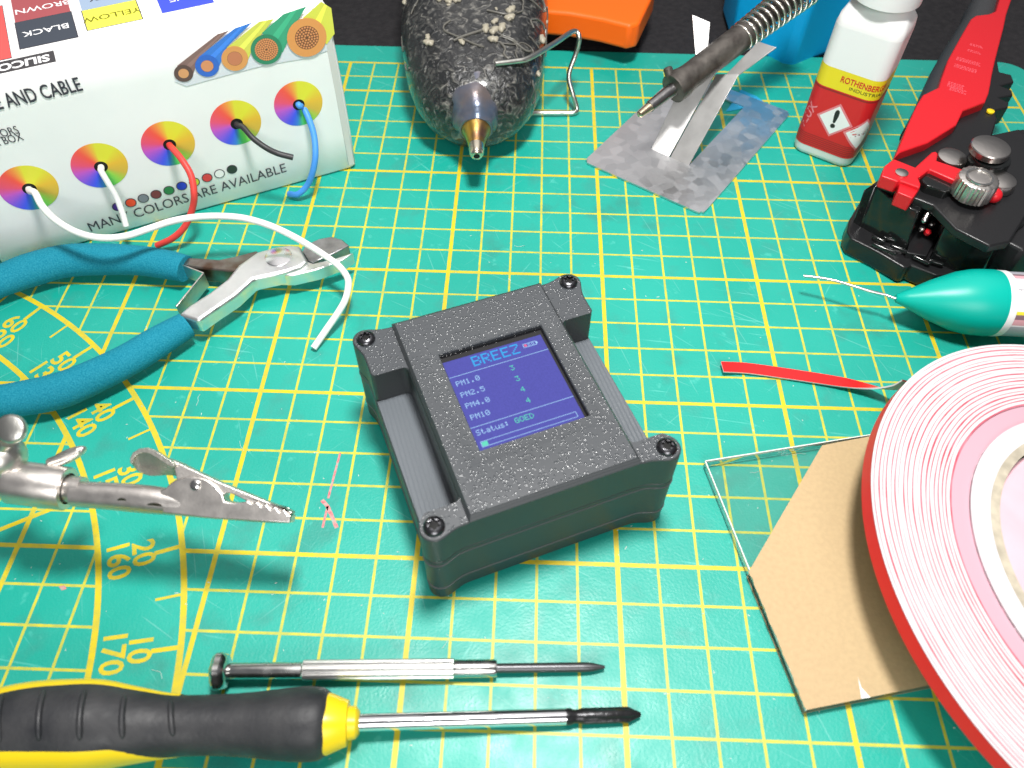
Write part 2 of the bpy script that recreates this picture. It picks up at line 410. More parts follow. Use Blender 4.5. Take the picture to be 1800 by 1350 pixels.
for zl in (1.918, .69):
    mb = MB(); mb.loft([[D(x, y, zl - .008) for x, y in full], [D(x * 1.005, y * 1.005, zl) for x, y in full], [D(x, y, zl + .008) for x, y in full]]); mb.build('seam_glint', M_seam_glint, dev, smooth=60)
# recessed floor on both sides
for s in (-1, 1):
    mb = MB(); mb.flat2d = True
    mb.poly([D(s * 2.0, -2.45, 2.103), D(s * 2.94, -2.45, 2.103), D(s * 2.94, 1.62, 2.103), D(s * 2.0, 1.62, 2.103)])
    mb.build('recess_floor', MD_hatch, dev, smooth=0)
# raised H with corner pads
def rc(cx, cy, r, a0, a1, n=6): return [(cx + r * math.cos(math.radians(a0 + (a1 - a0) * k / n)), cy + r * math.sin(math.radians(a0 + (a1 - a0) * k / n))) for k in range(n + 1)]
VT, VB, UI = 1.60, -2.42, 2.06
right_up = [p for p in Q if True]
idx = [k for k in Q if not (k[0] > 2.93 and k[1] < 1.75)]
tr = [p for p in Q]                                            # (1.7,2.93) ... (2.93,1.7)
def side(s):
    a = tr + [(2.955, VT + .06), (2.90, VT)] + rc(UI + .16, VT - .16, .16, 90, 180) + rc(UI + .16, VB + .16, .16, 180, 270) + [(2.90, VB), (2.955, VB - .05)]
    low = [p for p in [(x, -y) for x, y in tr[::-1]] if p[1] < VB - .06]
    a += low
    return [(s * x, y) for x, y in a]
H = side(1) + side(-1)[::-1]
mb = MB(); dprism(mb, H, 2.098, 3.19); mb.build('corner_pad', MD_side, dev, smooth=40, bevel=.03)
mb = MB(); mb.poly([D(x, y, 3.1915) for x, y in inset(H, .045)]); mb.flat2d = True; mb.build('pad_face', MD_top, dev, smooth=0)
# cover plate with window
def rect(u0, u1, v0, v1, z): return [D(u0, v0, z), D(u1, v0, z), D(u1, v1, z), D(u0, v1, z)]
wu0, wu1, wv0, wv1 = -1.24, 1.46, -1.40, 1.56
mb = MB()
mb.loft([rect(-2.04, 2.04, -2.975, 2.975, 3.17), rect(-2.04, 2.04, -2.975, 2.975, 3.25), rect(-1.97, 1.97, -2.84, 2.86, 3.335)], 0, (False, False))
mb.loft([rect(-1.97, 1.97, -2.84, 2.86, 3.335), rect(-1.60, 1.80, -1.80, 1.86, 3.335), rect(-1.52, 1.72, -1.72, 1.78, 3.315), rect(wu0 - .02, wu1 + .02, wv0 - .02, wv1 + .02, 3.315), rect(wu0, wu1, wv0, wv1, 3.29), rect(wu0, wu1, wv0, wv1, 3.19)], 1, (False, False))
mb.build('cover_plate', [MD_side, MD_top], dev, smooth=20)
M_glass = mat('black display glass', (0.006, 0.006, 0.007), 0.08, coat=.4)
mb = MB(); mb.loft([rect(wu0, wu1, wv0, wv1, 3.185), rect(wu0, wu1, wv0, wv1, 3.20)]); disp = mb.build('display', M_glass, dev, smooth=0)
M_blue = mat('lit blue pixels', (0.090, 0.088, 0.50), 0.15, emit=1.0)
nt = M_blue.node_tree; b = nt.nodes['Principled BSDF']; t = nt.nodes.new('ShaderNodeTexCoord'); n = nt.nodes.new('ShaderNodeTexNoise'); n.inputs['Scale'].default_value = 3200; n.inputs['Detail'].default_value = 2
mx = nt.nodes.new('ShaderNodeMix'); mx.data_type = 'RGBA'; mx.inputs['A'].default_value = (0.028, 0.032, 0.33, 1); mx.inputs['B'].default_value = (0.070, 0.072, 0.53, 1)
nt.links.new(t.outputs['Object'], n.inputs['Vector']); nt.links.new(n.outputs['Fac'], mx.inputs['Factor']); nt.links.new(mx.outputs['Result'], b.inputs['Emission Color'])
b.inputs['Coat Weight'].default_value = .3
mb = MB(); mb.poly(rect(-1.235, 1.37, -1.375, 1.35, 3.203)); mb.flat2d = True; mb.build('lit_area', M_blue, disp, smooth=0)
E_cyan = mat('cyan pixels', (0.0, 0.42, 0.90), .3, emit=1.0); E_pale = mat('pale blue pixels', (0.38, 0.66, 1.0), .3, emit=1.0)
E_green = mat('green pixels', (0.08, 0.72, 0.50), .3, emit=1.0); E_red = mat('red pixels', (0.80, 0.12, 0.30), .3, emit=1.0)
t_ = MB(); t_.flat2d = True; zt = 3.2055; sh = .035
def du(u, v): return D(u, v + sh, zt)
pixtext(t_, 'BREEZ', du(-.53, 1.25), DU, DV, .0425, .0445, 0)
pixtext(t_, 'PM1.0', du(-1.12, .66), DU, DV, .0205, .0215, 1); pixtext(t_, 'PM2.5', du(-1.12, .31), DU, DV, .0205, .0215, 1)
pixtext(t_, 'PM4.0', du(-1.12, -.03), DU, DV, .0205, .0215, 1); pixtext(t_, 'PM10', du(-1.12, -.38), DU, DV, .0205, .0215, 1)
for s_, v_ in (('3', .65), ('3', .30), ('4', -.04), ('4', -.39)): pixtext(t_, s_, du(.27, v_), DU, DV, .0205, .0215, 2)
pixtext(t_, 'Status:', du(-1.14, -.83), DU, DV, .0195, .0215, 1); pixtext(t_, 'GOED', du(-.19, -.83), DU, DV, .0205, .0215, 2)
def bar(u0, u1, v0, v1, mi): t_.poly([du(u0, v0), du(u1, v0), du(u1, v1), du(u0, v1)], mi)
bar(-1.235, 1.37, .805, .82, 1); bar(-1.235, 1.37, -.745, -.73, 1)
def frame(u0, u1, v0, v1, w, mi):
    bar(u0, u1, v0, v0 + w, mi); bar(u0, u1, v1 - w, v1, mi); bar(u0, u0 + w, v0 + w, v1 - w, mi); bar(u1 - w, u1, v0 + w, v1 - w, mi)
frame(-1.14, 1.24, -1.32, -1.16, .014, 1); bar(-1.12, -.98, -1.30, -1.18, 2)
frame(.82, 1.17, 1.05, 1.18, .014, 1); bar(1.17, 1.205, 1.08, 1.15, 1); bar(.85, .92, 1.075, 1.155, 3); frame(.95, 1.01, 1.075, 1.155, .012, 1); frame(1.05, 1.11, 1.075, 1.155, .012, 1)
t_.build('screen_writing', [E_cyan, E_pale, E_green, E_red], disp, smooth=0)
M_screw = mat('black oxide steel', (0.14, 0.14, 0.15), 0.25, 1.0, bump=.1, bscale=1500)
M_hole_shade = mat('painted hole shade', (0.004, 0.004, 0.004), .7)  # near-black colour stands for the shade inside holes and sockets
for su, sv in ((-1, 1), (1, 1), (1, -1), (-1, -1)):
    c = D(su * 2.77, sv * 2.77, 3.19); mb = MB()
    mb.lathe(c, c + V(0, 0, 1), [(0, .235), (.03, .24), (.07, .225), (.105, .18), (.12, .14)], seg=36, caps=(True, False))
    mb.lathe(c, c + V(0, 0, 1), [(.12, .14), (.118, .125), (.04, .105), (.04, .01)], seg=36, caps=(False, True), fn=lambda a, t: 1 + .24 * math.cos(6 * a) * (1 if t < .119 else 0), mi=0)
    s_ = mb.build('screw', [M_screw, M_hole_shade], dev, smooth=50)
    MB().lathe(c + V(0, 0, .041), c + V(0, 0, 1), [(0, .10), (.004, .085)], seg=36, fn=lambda a, t: 1 + .24 * math.cos(6 * a)).build('socket', M_hole_shade, s_)

# ================================================================== hook-up wire box
BA = V(-19.42, -.36, 0); BBr = V(-8.72, 5.15, 0)
BX = (BBr - BA); BLn = BX.length; BX.normalize(); BYd = V(-BX.y, BX.x, 0); BZ = V(0, 0, 1); BH = 6.0; BD = 16.0
BN = -BYd
cardboard = mat('white coated card', (0.88, 0.88, 0.87), .38, bump=.35, bscale=45, var=.05, vscale=40, detail=2)
card_edge = mat('raw card edge', (.42, .36, .28), .85, bump=.3, bscale=900)
wb = thing('wire_box', 'white cardboard dispenser box printed with cables and colour wheels', 'box', BA + BX * BLn / 2 + BYd * BD / 2)
def Bp(s, t, d=0.0): return BA + BX * s + BZ * t - BYd * d    # on the front face, d outward
mb = MB(); n_ = 14; secs = []
def boxsec(t, ins=0.0, bul=0.0):
    pts = []; r = .16
    c = [(ins, -ins * 0, 0), ]
    a, b = ins, BLn - ins; y0_, y1_ = ins, BD - ins
    front = [(a + r + (b - a - 2 * r) * k / n_, y0_ - bul * math.sin(PI * k / n_)) for k in range(n_ + 1)]
    pts = front + [(b - r * .3, y0_ + r * .3), (b, y0_ + r), (b, y1_), (a, y1_), (a, y0_ + r), (a + r * .3, y0_ + r * .3)]
    return [BA + BX * x + BYd * y + BZ * t for x, y in pts]
for t, i_, bl in ((.02, .10, .0), (.14, .0, .0), (1.5, -.02, .0), (3, -.03, .0), (5.0, -.01, .0), (5.86, 0, .0), (5.96, .05, 0), (6.0, .14, 0)): secs.append(boxsec(t, i_, bl))
mb.loft(secs); mb.build('carton', cardboard, wb, smooth=50)
# folded corner seam and worn corner
mb = MB()
mb.box(Bp(BLn - .19, 2.95, .012), .22, .05, 5.5, (BX, BYd, BZ)); mb.build('corner_flap', mat('card flap', (.62, .61, .58), .5), wb, bevel=.015)
mb = MB()
rnd = random.Random(3)
for k in range(9):
    mb.box(Bp(BLn - .02 - .055 * k, 5.93 + rnd.uniform(-.04, .04), -.02), .08, .10, rnd.uniform(.05, .13), (BX, BYd, BZ))
mb.build('worn_corner', card_edge, wb, bevel=.01)
# artwork helpers on the front: pixel -> (s,t)
PF = Bp(0, 0, .035)
def fp(x, y, d=.035):
    return WP(x, y, Bp(0, 0, d), BN)
Z1 = lambda x, y: (x / 2.727, y / 2.727)
ink_dark = mat('dark printed ink', (.05, .045, .06), .4)
def hue_color(a):
    st = [(0, (238, 190, 60)), (40, (230, 226, 60)), (80, (228, 222, 60)), (98, (246, 160, 70)), (122, (248, 88, 72)), (160, (238, 84, 120)), (185, (205, 90, 200)), (212, (140, 90, 225)), (238, (70, 90, 238)), (256, (60, 130, 215)), (272, (80, 205, 100)), (300, (150, 210, 80)), (325, (215, 180, 70)), (360, (238, 190, 60))]
    for (a0, c0), (a1, c1) in zip(st, st[1:]):
        if a0 <= a <= a1:
            f = (a - a0) / (a1 - a0); return tuple(v * .98 for v in lin([c0[i] + (c1[i] - c0[i]) * f for i in range(3)]))
mh = bpy.data.materials.new('rainbow print'); mh.use_nodes = True
at = mh.node_tree.nodes.new('ShaderNodeVertexColor'); at.layer_name = 'hue'
mh.node_tree.links.new(at.outputs['Color'], mh.node_tree.nodes['Principled BSDF'].inputs['Base Color']); mh.node_tree.nodes['Principled BSDF'].inputs['Roughness'].default_value = .4
holes = [(138, 902, 141, 905), (478, 795, 484, 800), (807, 690, 813, 694), (1131, 590, 1135, 594), (1431, 498, 1432, 502)]
hole_pts = []
for cx, cy, hx, hy in holes:
    c = fp(*Z1(cx, cy), .034); h = fp(*Z1(hx, hy), .034); hole_pts.append(h)
    mb = MB(); mb.flat2d = True; n = 72; vs = []; cols = []
    r_o = .80
    for k in range(n):
        a = 2 * PI * k / n
        for r in (.18, r_o):
            q = (h if r < .5 else c) + (BX * math.cos(a) + BZ * math.sin(a)) * r; vs.append(q); cols.append(hue_color(math.degrees(a)))
    mb.add(vs, [[2 * k, 2 * k + 1, (2 * k + 3) % (2 * n), (2 * k + 2) % (2 * n)] for k in range(n)])
    mb.c = cols
    w = mb.build('colour_wheel', mh, wb, smooth=0)
    mb = MB(); mb.disc(h + BN * .002, .195, BN, u=BX); mb.flat2d = True; mb.build('wire_hole', M_hole_shade, w, smooth=0)
# dots
dots = [(565, 991, (88, 50, 150)), (627, 972, (235, 80, 50)), (687, 951, (125, 132, 140)), (748, 932, (120, 60, 62)), (810, 913, (50, 130, 75)), (871, 892, (50, 70, 205)), (932, 873, (205, 215, 60)), (993, 852, (225, 70, 70)), (1052, 833, None), (1112, 812, (48, 62, 52))]
mats_d = [ink_dark]; mb = MB(); mb.flat2d = True
for x, y, c in dots:
    p = fp(*Z1(x, y), .034); mb.disc(p, .175, BN, 0, 24, u=BX)
    mats_d.append(mat('dot ink %d' % len(mats_d), tuple(v * .95 for v in lin(c if c else (238, 238, 236))), .4)); mb.disc(p + BN * .003, .145, BN, len(mats_d) - 1, 24, u=BX)
mb.build('colour_dot', mats_d, wb, smooth=0)
mb = MB(); mb.flat2d = True
def face_text(txt, a, b, size, mi=0, bold=0.0, shear=0.0):
    A, B_ = fp(*Z1(*a)), fp(*Z1(*b)); m = (A + B_) / 2; text(mb, txt, size, m, (B_ - A).normalized(), BZ, mi, bold=bold, fit=(B_ - A).length, shear=shear)
face_text('MANY COLORS ARE AVAILABLE', (428, 1094), (1370, 805), .52, bold=.0)
mb.build('slogan_lettering', ink_dark, wb, smooth=0); mb = MB(); mb.flat2d = True
q1 = fp(*Z1(388, 405)); text(mb, 'SILICONE WIRE AND CABLE', .60, q1, BX, BZ, 0, bold=.008, align='RIGHT', sx=.62)
mb.build('title_lettering', ink_dark, wb, smooth=0); mb = MB(); mb.flat2d = True
q1 = fp(*Z1(88, 622)); text(mb, 'COLORS', .36, q1, BX, BZ, 0, bold=.0, align='RIGHT', sx=.72)
q1 = fp(*Z1(108, 655)); text(mb, 'PER BOX', .36, q1, BX, BZ, 0, bold=.0, align='RIGHT', sx=.72)
mb.build('small_lettering', ink_dark, wb, smooth=0)
# picture of cut cables
Z8 = lambda x, y: (280 + x / 4.218, y / 4.218)
pc = {}
def ink(c, k=.95):
    if c not in pc: pc[c] = mat('picture ink %d' % len(pc), tuple(v * k for v in lin(c)), .4)
    return pc[c]
def F8(x, y, d): return fp(*Z8(x, y), d)
cab = [  # centre, rx px, colour ring, core colour, core r ratio, tube quad top points, tube shades
    ((1095, 280), 148, (232, 158, 92), (225, 150, 100), .58, [(1065, 132), (1200, 12), (1275, 60), (1300, 250), (1240, 330)], (226, 226, 90)),
    ((795, 368), 118, (60, 140, 105), (225, 150, 100), .72, [(760, 245), (920, 105), (1090, 48), (1010, 180), (915, 390)], (72, 170, 130)),
    ((560, 435), 100, (228, 160, 95), (205, 130, 95), .55, [(500, 355), (740, 160), (850, 140), (770, 240), (700, 330), (660, 440)], (222, 222, 96)),
    ((355, 490), 90, (60, 110, 205), (222, 150, 105), .52, [(290, 425), (560, 210), (690, 165), (560, 290), (500, 350), (445, 490)], (70, 130, 220)),
    ((180, 545), 72, (100, 78, 74), (222, 160, 110), .55, [(130, 490), (430, 255), (520, 225), (400, 330), (300, 420), (245, 560)], (140, 110, 105))]
pm = [ink((224, 227, 234))]; mb = MB(); mb.flat2d = True; d = .033
mb.poly([F8(*p, d) for p in ((110, 600), (500, 470), (1290, 260), (1260, 370), (1100, 430), (800, 480), (560, 540), (200, 640))], 0)
for (c, rp, ringc, corec, cr, quad, tubec) in reversed(cab):
    d += .002; pm.append(ink(tubec)); mb.poly([F8(*p, d) for p in quad], len(pm) - 1)
    hi_ = tuple(min(255, int(v * 1.13)) for v in tubec); pm.append(ink(hi_)); d += .001
    k1 = [V(quad[0][0], quad[0][1], 0).lerp(V(quad[-1][0], quad[-1][1], 0), f) for f in (.35, .6)]; k2 = [V(*quad[1], 0).lerp(V(*quad[2], 0), f) for f in (.35, .6)]
    mb.poly([F8(k.x, k.y, d) for k in (k1[0], k2[0], k2[1], k1[1])], len(pm) - 1)
for (c, rp, ringc, corec, cr, quad, tubec) in reversed(cab):
    P0 = F8(*c, d); rr_ = (F8(c[0] + rp, c[1], d) - F8(c[0] - rp, c[1], d)).length / 2 * .99
    d += .0015; pm.append(ink(ringc)); mb.disc(F8(*c, d), rr_, BN, len(pm) - 1, 40, u=BX, ry=rr_ * 1.0)
    d += .0012; pm.append(ink((120, 78, 55))); mb.disc(F8(*c, d), rr_ * cr * 1.04, BN, len(pm) - 1, 36, u=BX)
    pm.append(ink(corec)); ci = len(pm) - 1
    d += .0012; C0 = F8(*c, d)
    if cr > .57:
        for rn in range(1, 6 if cr > .6 else 5):
            R0 = rr_ * cr * (rn / (5.3 if cr > .6 else 4.4)); m_ = int(rn * (6.2))
            for k in range(m_):
                a = 2 * PI * k / m_; mb.disc(C0 + (BX * math.cos(a) + BZ * math.sin(a)) * R0, rr_ * cr * .095, BN, ci, 8, u=BX)
    else: mb.disc(C0, rr_ * cr, BN, ci, 36, u=BX)
mb.build('cable_picture', pm, wb, smooth=0)
# top print, lettering reads from the far side
TH = BH + .006
def tp(x, y, d=0.0): return W(x, y, BH + .004 + d)
ZT = lambda x, y: (x / 6.0, y / 6.0)
sw = MB(); sw.flat2d = True
smt = [ink_dark, ink((245, 95, 92)), ink((172, 88, 92)), ink((70, 76, 86)), ink((250, 250, 90)), ink((160, 180, 205)), ink((70, 88, 240)), ink((250, 250, 250)), ink((72, 70, 72)), ink((120, 118, 30))]
def sq(br, w, h, mi, z=0.004):     # br = near right corner in crop pixels
    p = tp(*ZT(*br), z); q = [p, p - BX * w, p - BX * w + BYd * h, p + BYd * h]
    sw.poly([v - V(0, 0, .002) + (v - (p - BX * w / 2 + BYd * h / 2)).normalized() * .035 for v in q], 0); sw.poly(q, mi); return p - BX * w / 2 + BYd * h / 2
def lab(txt, c, mi, size=.42): text(sw, txt, size, Vector(c) + V(0, 0, .004), -BX, -BYd, mi, bold=.004)
sq((118, 606), 1.55, 3.1, 1)
c = sq((818, 388), 1.55, 1.55, 3); lab('BLACK', c, 7)
p = tp(*ZT(818, 388), .004) + BYd * 1.56
sw.poly([p, p - BX * 1.55, p - BX * 1.55 + BYd * 1.5, p + BYd * 1.5], 2); lab('BROWN', p - BX * .72 + BYd * .62, 7)
c = sq((1500, 198), 1.55, 1.2, 4); lab('YELLOW', c, 9)
p = tp(*ZT(1500, 198), .004) + BYd * 1.21
sw.poly([p, p - BX * 1.55, p - BX * 1.55 + BYd * 1.3, p + BYd * 1.3], 5); lab('GREY', p - BX * .75 + BYd * .6, 0)
p = tp(*ZT(1712, 140), .004); sw.poly([p, p + BX * 1.55, p + BX * 1.55 + BYd * 1.4, p + BYd * 1.4], 6); lab('BLUE', p + BX * .8 + BYd * .7, 7)
p = tp(*ZT(592, 648), .002); sw.poly([p, p - BX * 5.2, p - BX * 5.2 + BYd * .62, p + BYd * .62], 8)
text(sw, 'SILICONE WIRE', .50, p + V(0, 0, .004) - BX * .14 + BYd * .31, -BX, -BYd, 7, bold=.018, align='LEFT', sx=.92)
sw.build('top_print', smt, wb, smooth=0)
# brown/dark sliver of the left side
# ---- wires pulled out of the box
def wire(name, pts, r, m, label, cat='wire'):
    path = smoothpath(pts, 7); o = MB().tube(path, r, 12).build(name, m, None, smooth=60); centre(o); tag(o, label, cat, 'wires pulled out of the box'); return o
W_white = mat('white silicone', (.82, .82, .80), .5); W_red = mat('red silicone', (.72, .06, .05), .45); W_black = mat('black silicone', (.03, .03, .033), .45); W_blue = mat('blue silicone', (.07, .30, .80), .45)
h = hole_pts
def zz(pts): return [W(x, y, z) for x, y, z in pts]
def z1(pts): return [W(x / 2.727, y / 2.727, z) for x, y, z in pts]
def z6p(pts): return [W(x / 2.727, 380 + y / 2.727, z) for x, y, z in pts]
p0 = h[0] - BN * .25
wire('hookup_wire', [p0, h[0] + BN * .1] + z1([(168, 925, 2.62), (200, 985, 2.5), (255, 1045, 2.35), (335, 1098, 2.2), (420, 1130, 2.1), (510, 1141, 2.05), (610, 1130, 2.0), (715, 1096, 2.0), (825, 1060, 2.0), (935, 1041, 1.95), (1050, 1036, 1.9), (1170, 1046, 1.8), (1290, 1080, 1.7), (1400, 1130, 1.55), (1500, 1188, 1.4)]) + z6p([(1580, 205, 1.3), (1630, 245, 1.2), (1664, 292, 1.1), (1670, 335, 1.0), (1655, 400, .8), (1622, 460, .6), (1560, 550, .32), (1503, 633, .12)]), .105, W_white, 'long white wire curling out of the box over the teal pliers')
wire('hookup_wire', [h[1] - BN * .25, h[1] + BN * .06] + z1([(485, 820, 2.6), (520, 880, 2.2), (560, 950, 1.7), (590, 1030, 1.2), (605, 1085, .9)]), .095, W_white, 'short white wire end hanging from the second hole of the box')
wire('hookup_wire', [h[2] - BN * .25, h[2] + BN * .06] + z1([(830, 715, 2.85), (875, 770, 2.7), (915, 840, 2.4), (930, 920, 2.0), (925, 990, 1.5), (890, 1080, .95), (830, 1140, .55), (752, 1178, .25)]), .105, W_red, 'red wire looping down from the middle hole of the box')
wire('hookup_wire', [h[3] - BN * .25, h[3] + BN * .06] + z1([(1165, 610, 2.9), (1210, 660, 2.7), (1270, 705, 2.45), (1330, 735, 2.3), (1405, 755, 2.15)]), .095, W_black, 'short black wire sticking out of the fourth hole of the box')
wire('hookup_wire', [h[4] - BN * .25, h[4] + BN * .06] + z1([(1450, 510, 2.9), (1480, 570, 2.6), (1505, 650, 2.2), (1512, 740, 1.75), (1500, 820, 1.2), (1475, 885, .65), (1430, 930, .28), (1385, 930, .15)]), .105, W_blue, 'blue wire curving down from the rightmost hole of the box')

# ================================================================== flush cutting pliers
M_teal = mat('teal foam grip', (0.002, 0.18, 0.265), .8, bump=.5, bscale=2200, var=.35, vscale=2600, col2=(.02, .26, .355), spec=.25, detail=2)
pl = thing('cutting_pliers', 'diagonal cutting pliers with two curved teal handles lying open', 'pliers', W(250, 520, 0))
Z6 = lambda x, y: (x / 2.727, 380 + y / 2.727)
def handle(cen, hw, zc):
    pts = []; rad = []
    for (x, y), w in zip(cen, hw):
        p = W(*Z6(x, y), zc); pts.append(p); rad.append(PXR(p, w / 2.727))
    path = smoothpath(pts, 6); r = smoothvals(rad, 6)
    return MB().tube(path, r, 24, up=V(0, 0, 1), flat=.88)
cen = [(-120, 352), (0, 312), (140, 260), (315, 215), (500, 207), (670, 213), (800, 232), (890, 252)]
handle(cen, [84, 80, 86, 84, 81, 76, 74, 68], .62).build('handle', M_teal, pl, smooth=60, bevel=0)
cen = [(-140, 890), (0, 886), (140, 868), (300, 832), (465, 762), (620, 685), (760, 600), (895, 520)]
handle(cen, [80, 84, 90, 92, 86, 82, 78, 66], .62).build('handle', M_teal, pl, smooth=60)
def p6(pts, z): return [W(*Z6(x, y), z) for x, y in pts]
def prism6(pts, zt, zb, name, m, par, bev=.04):
    q = p6(pts, zt); return MB().prism([(p.x, p.y) for p in q], zb, zt).build(name, m, par, bevel=bev)
M_plier = mat('ground steel', (.86, .86, .85), .38, 1.0, bump=.1, bscale=800, rvar=.1, vscale=120)
M_plierd = mat('stained steel', (.34, .33, .31), .38, 1.0, bump=.2, bscale=900, var=.5, vscale=160, col2=(.16, .10, .07))
prism6([(870, 196), (960, 200), (1050, 207), (1140, 188), (1232, 164), (1260, 210), (1220, 262), (1100, 262), (980, 250), (880, 238)], .82, .22, 'arm', M_plierd, pl, .05)
mb = MB(); q = p6([(850, 472), (905, 425), (1000, 365), (1085, 300), (1140, 232), (1232, 168), (1310, 146), (1385, 134), (1440, 140), (1456, 178), (1478, 214), (1440, 244), (1380, 262), (1300, 282), (1215, 300), (1130, 378), (1020, 452), (950, 502)], 1.02)
mb.prism([(p.x, p.y) for p in q], .45, 1.02); mb.build('joint', M_plier, pl, bevel=.11, bseg=4)
prism6([(1425, 246), (1476, 218), (1502, 226), (1600, 205), (1694, 174), (1640, 212), (1520, 256), (1400, 284), (1330, 282)], .88, .42, 'jaw', M_plier, pl, .03)
prism6([(1448, 168), (1466, 136), (1530, 108), (1590, 97), (1640, 112), (1674, 140), (1600, 178), (1500, 222), (1478, 214)], .80, .40, 'jaw', mat('grey jaw steel', (.42, .42, .43), .42, 1.0, bump=.3, bscale=500, var=.35, vscale=250), pl, .03)
c = W(*Z6(1335, 195), 1.02); MB().lathe(c, c + V(0, 0, 1), [(0, .42), (.02, .42), (.035, .39)], 36).build('rivet', mat('bright rivet', (.85, .85, .85), .2, 1.0), pl)
a, b_, c_ = W(*Z6(884, 262), .55), W(*Z6(988, 302), .55), W(*Z6(858, 462), .55)
mb = MB()
for p, q in ((a, b_), (b_, c_)):
    t = (q - p).normalized(); n = V(-t.y, t.x, 0) * .025; mb.loft([[p - n - V(0, 0, .28), p + n - V(0, 0, .28), p + n + V(0, 0, .28), p - n + V(0, 0, .28)], [q - n - V(0, 0, .28), q + n - V(0, 0, .28), q + n + V(0, 0, .28), q - n + V(0, 0, .28)]])
mb.build('leaf_spring', M_nickel, pl, bevel=.008)

# ================================================================== helping-hand alligator clip
ac = thing('alligator_clip', 'nickel alligator clip on a helping hand arm with wing screws', 'clip', W(200, 860, 2.6))
AN = (V(.02, -.50, .865)).normalized(); AP = W(340, 870, 3.15)
ZA = lambda x, y: (x / 5.4545, 700 + y / 5.4545); ZB = lambda x, y: (200 + x / 5.294, 760 + y / 5.294)
def aP(pts, zf, d=0.0): return [WP(*zf(x, y), AP + AN * d, AN) for x, y in pts]
low = aP([(430, 540), (480, 520), (520, 480), (575, 440), (700, 412), (790, 415), (870, 440), (950, 500), (1010, 575), (1030, 640), (1110, 655), (1215, 648), (1235, 632), (1285, 668), (1330, 640), (1372, 692), (1418, 664), (1456, 716), (1500, 690), (1540, 740), (1585, 712), (1618, 764), (1648, 768), (1638, 845), (1300, 825), (900, 800), (450, 750)], ZB)
mb = MB(); mb.extr([p - AN * .44 for p in low], AN * .44); mb.build('lower_jaw', M_nickel, ac, bevel=.03, bseg=3, smooth=40)
q = [(-380, 572, 118), (0, 596, 127), (300, 622, 131), (500, 645, 122), (800, 700, 92), (1100, 745, 72), (1400, 782, 58), (1632, 808, 38)]; pp, rrr = [], []
for x, y, w_ in q:
    p = WP(*ZB(x, y), AP - AN * .20, AN); pp.append(p); rrr.append(PXR(p, w_ / 5.294))
MB().tube(smoothpath(pp, 4), smoothvals(rrr, 4), 32, up=AN, flat=.8).build('jaw_tube', M_nickel, ac, smooth=60)
upj = aP([(470, 235), (560, 262), (700, 330), (1000, 470), (1300, 592), (1540, 690), (1655, 738), (1664, 752), (1620, 768), (1588, 716), (1545, 742), (1502, 694), (1458, 718), (1420, 668), (1374, 695), (1332, 644), (1288, 670), (1232, 636), (1110, 575), (1050, 560), (1015, 590), (950, 560), (700, 500), (585, 445), (560, 330)], ZB, -.06)
mb = MB(); mb.extr([p - AN * .30 for p in upj], AN * .30); mb.build('upper_jaw', mat('nickel satin', (.66, .62, .58), .42, 1.0, bump=.15, bscale=1500), ac, bevel=.03, bseg=3)
# flared thumb tab: curved strip
mb = MB(); rows = []
for k in range(15):
    f = k / 14; a = -.35 + f * 3.9
    cx_, cy_ = 300 + 150 * math.cos(a + PI * .05) * (1 if math.cos(a) < 0 else 1.6), 240 - 88 * math.sin(a)
    rows.append((cx_, cy_))
tab_t = [(575, 300), (480, 268), (400, 222), (330, 180), (250, 175), (185, 215), (160, 262)]
tab_b = [(585, 405), (500, 398), (430, 402), (340, 405), (260, 380), (205, 345), (165, 290)]
A_ = smoothpath(aP(tab_t, ZB, .06), 3); B2 = smoothpath(aP(tab_b, ZB, -.32), 3)
n = AN * .03
secs = [[a - n * .4, b + n * .2, b - n * .9, a - n * 1.5] for a, b in zip(A_, B2)]
mb.loft(secs)
tabo = aP([(570, 300), (530, 262), (470, 225), (380, 165), (310, 142), (240, 150), (180, 185), (152, 235), (150, 285), (168, 292), (178, 245), (215, 205), (270, 188), (330, 198), (400, 235), (470, 285), (540, 322)], ZB, .06)
mb.extr([p - AN * .14 for p in tabo], AN * .14)
mb.build('thumb_tab', mat('worn nickel', (.55, .53, .47), .42, 1.0, bump=.4, bscale=700), ac, bevel=.015, smooth=50)
c = aP([(762, 490)], ZB, 0)[0]; MB().lathe(c, c + AN, [(-.05, .115), (.03, .115), (.055, .08), (.06, .01)], 28).build('rivet', M_white_metal, ac)
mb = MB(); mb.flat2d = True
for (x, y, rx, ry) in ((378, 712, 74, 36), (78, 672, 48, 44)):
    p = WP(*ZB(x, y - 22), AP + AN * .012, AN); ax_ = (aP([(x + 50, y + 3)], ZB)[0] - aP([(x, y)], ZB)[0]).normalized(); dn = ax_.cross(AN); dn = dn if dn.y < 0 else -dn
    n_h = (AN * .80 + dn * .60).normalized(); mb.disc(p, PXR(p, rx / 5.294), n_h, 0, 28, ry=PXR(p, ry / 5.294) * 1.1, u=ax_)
mb.build('solder_hole', mat('shadowed nickel', (.10, .09, .08), .5, 1.0), ac, smooth=0)  # flat dark discs, the shade inside the holes put into the colour
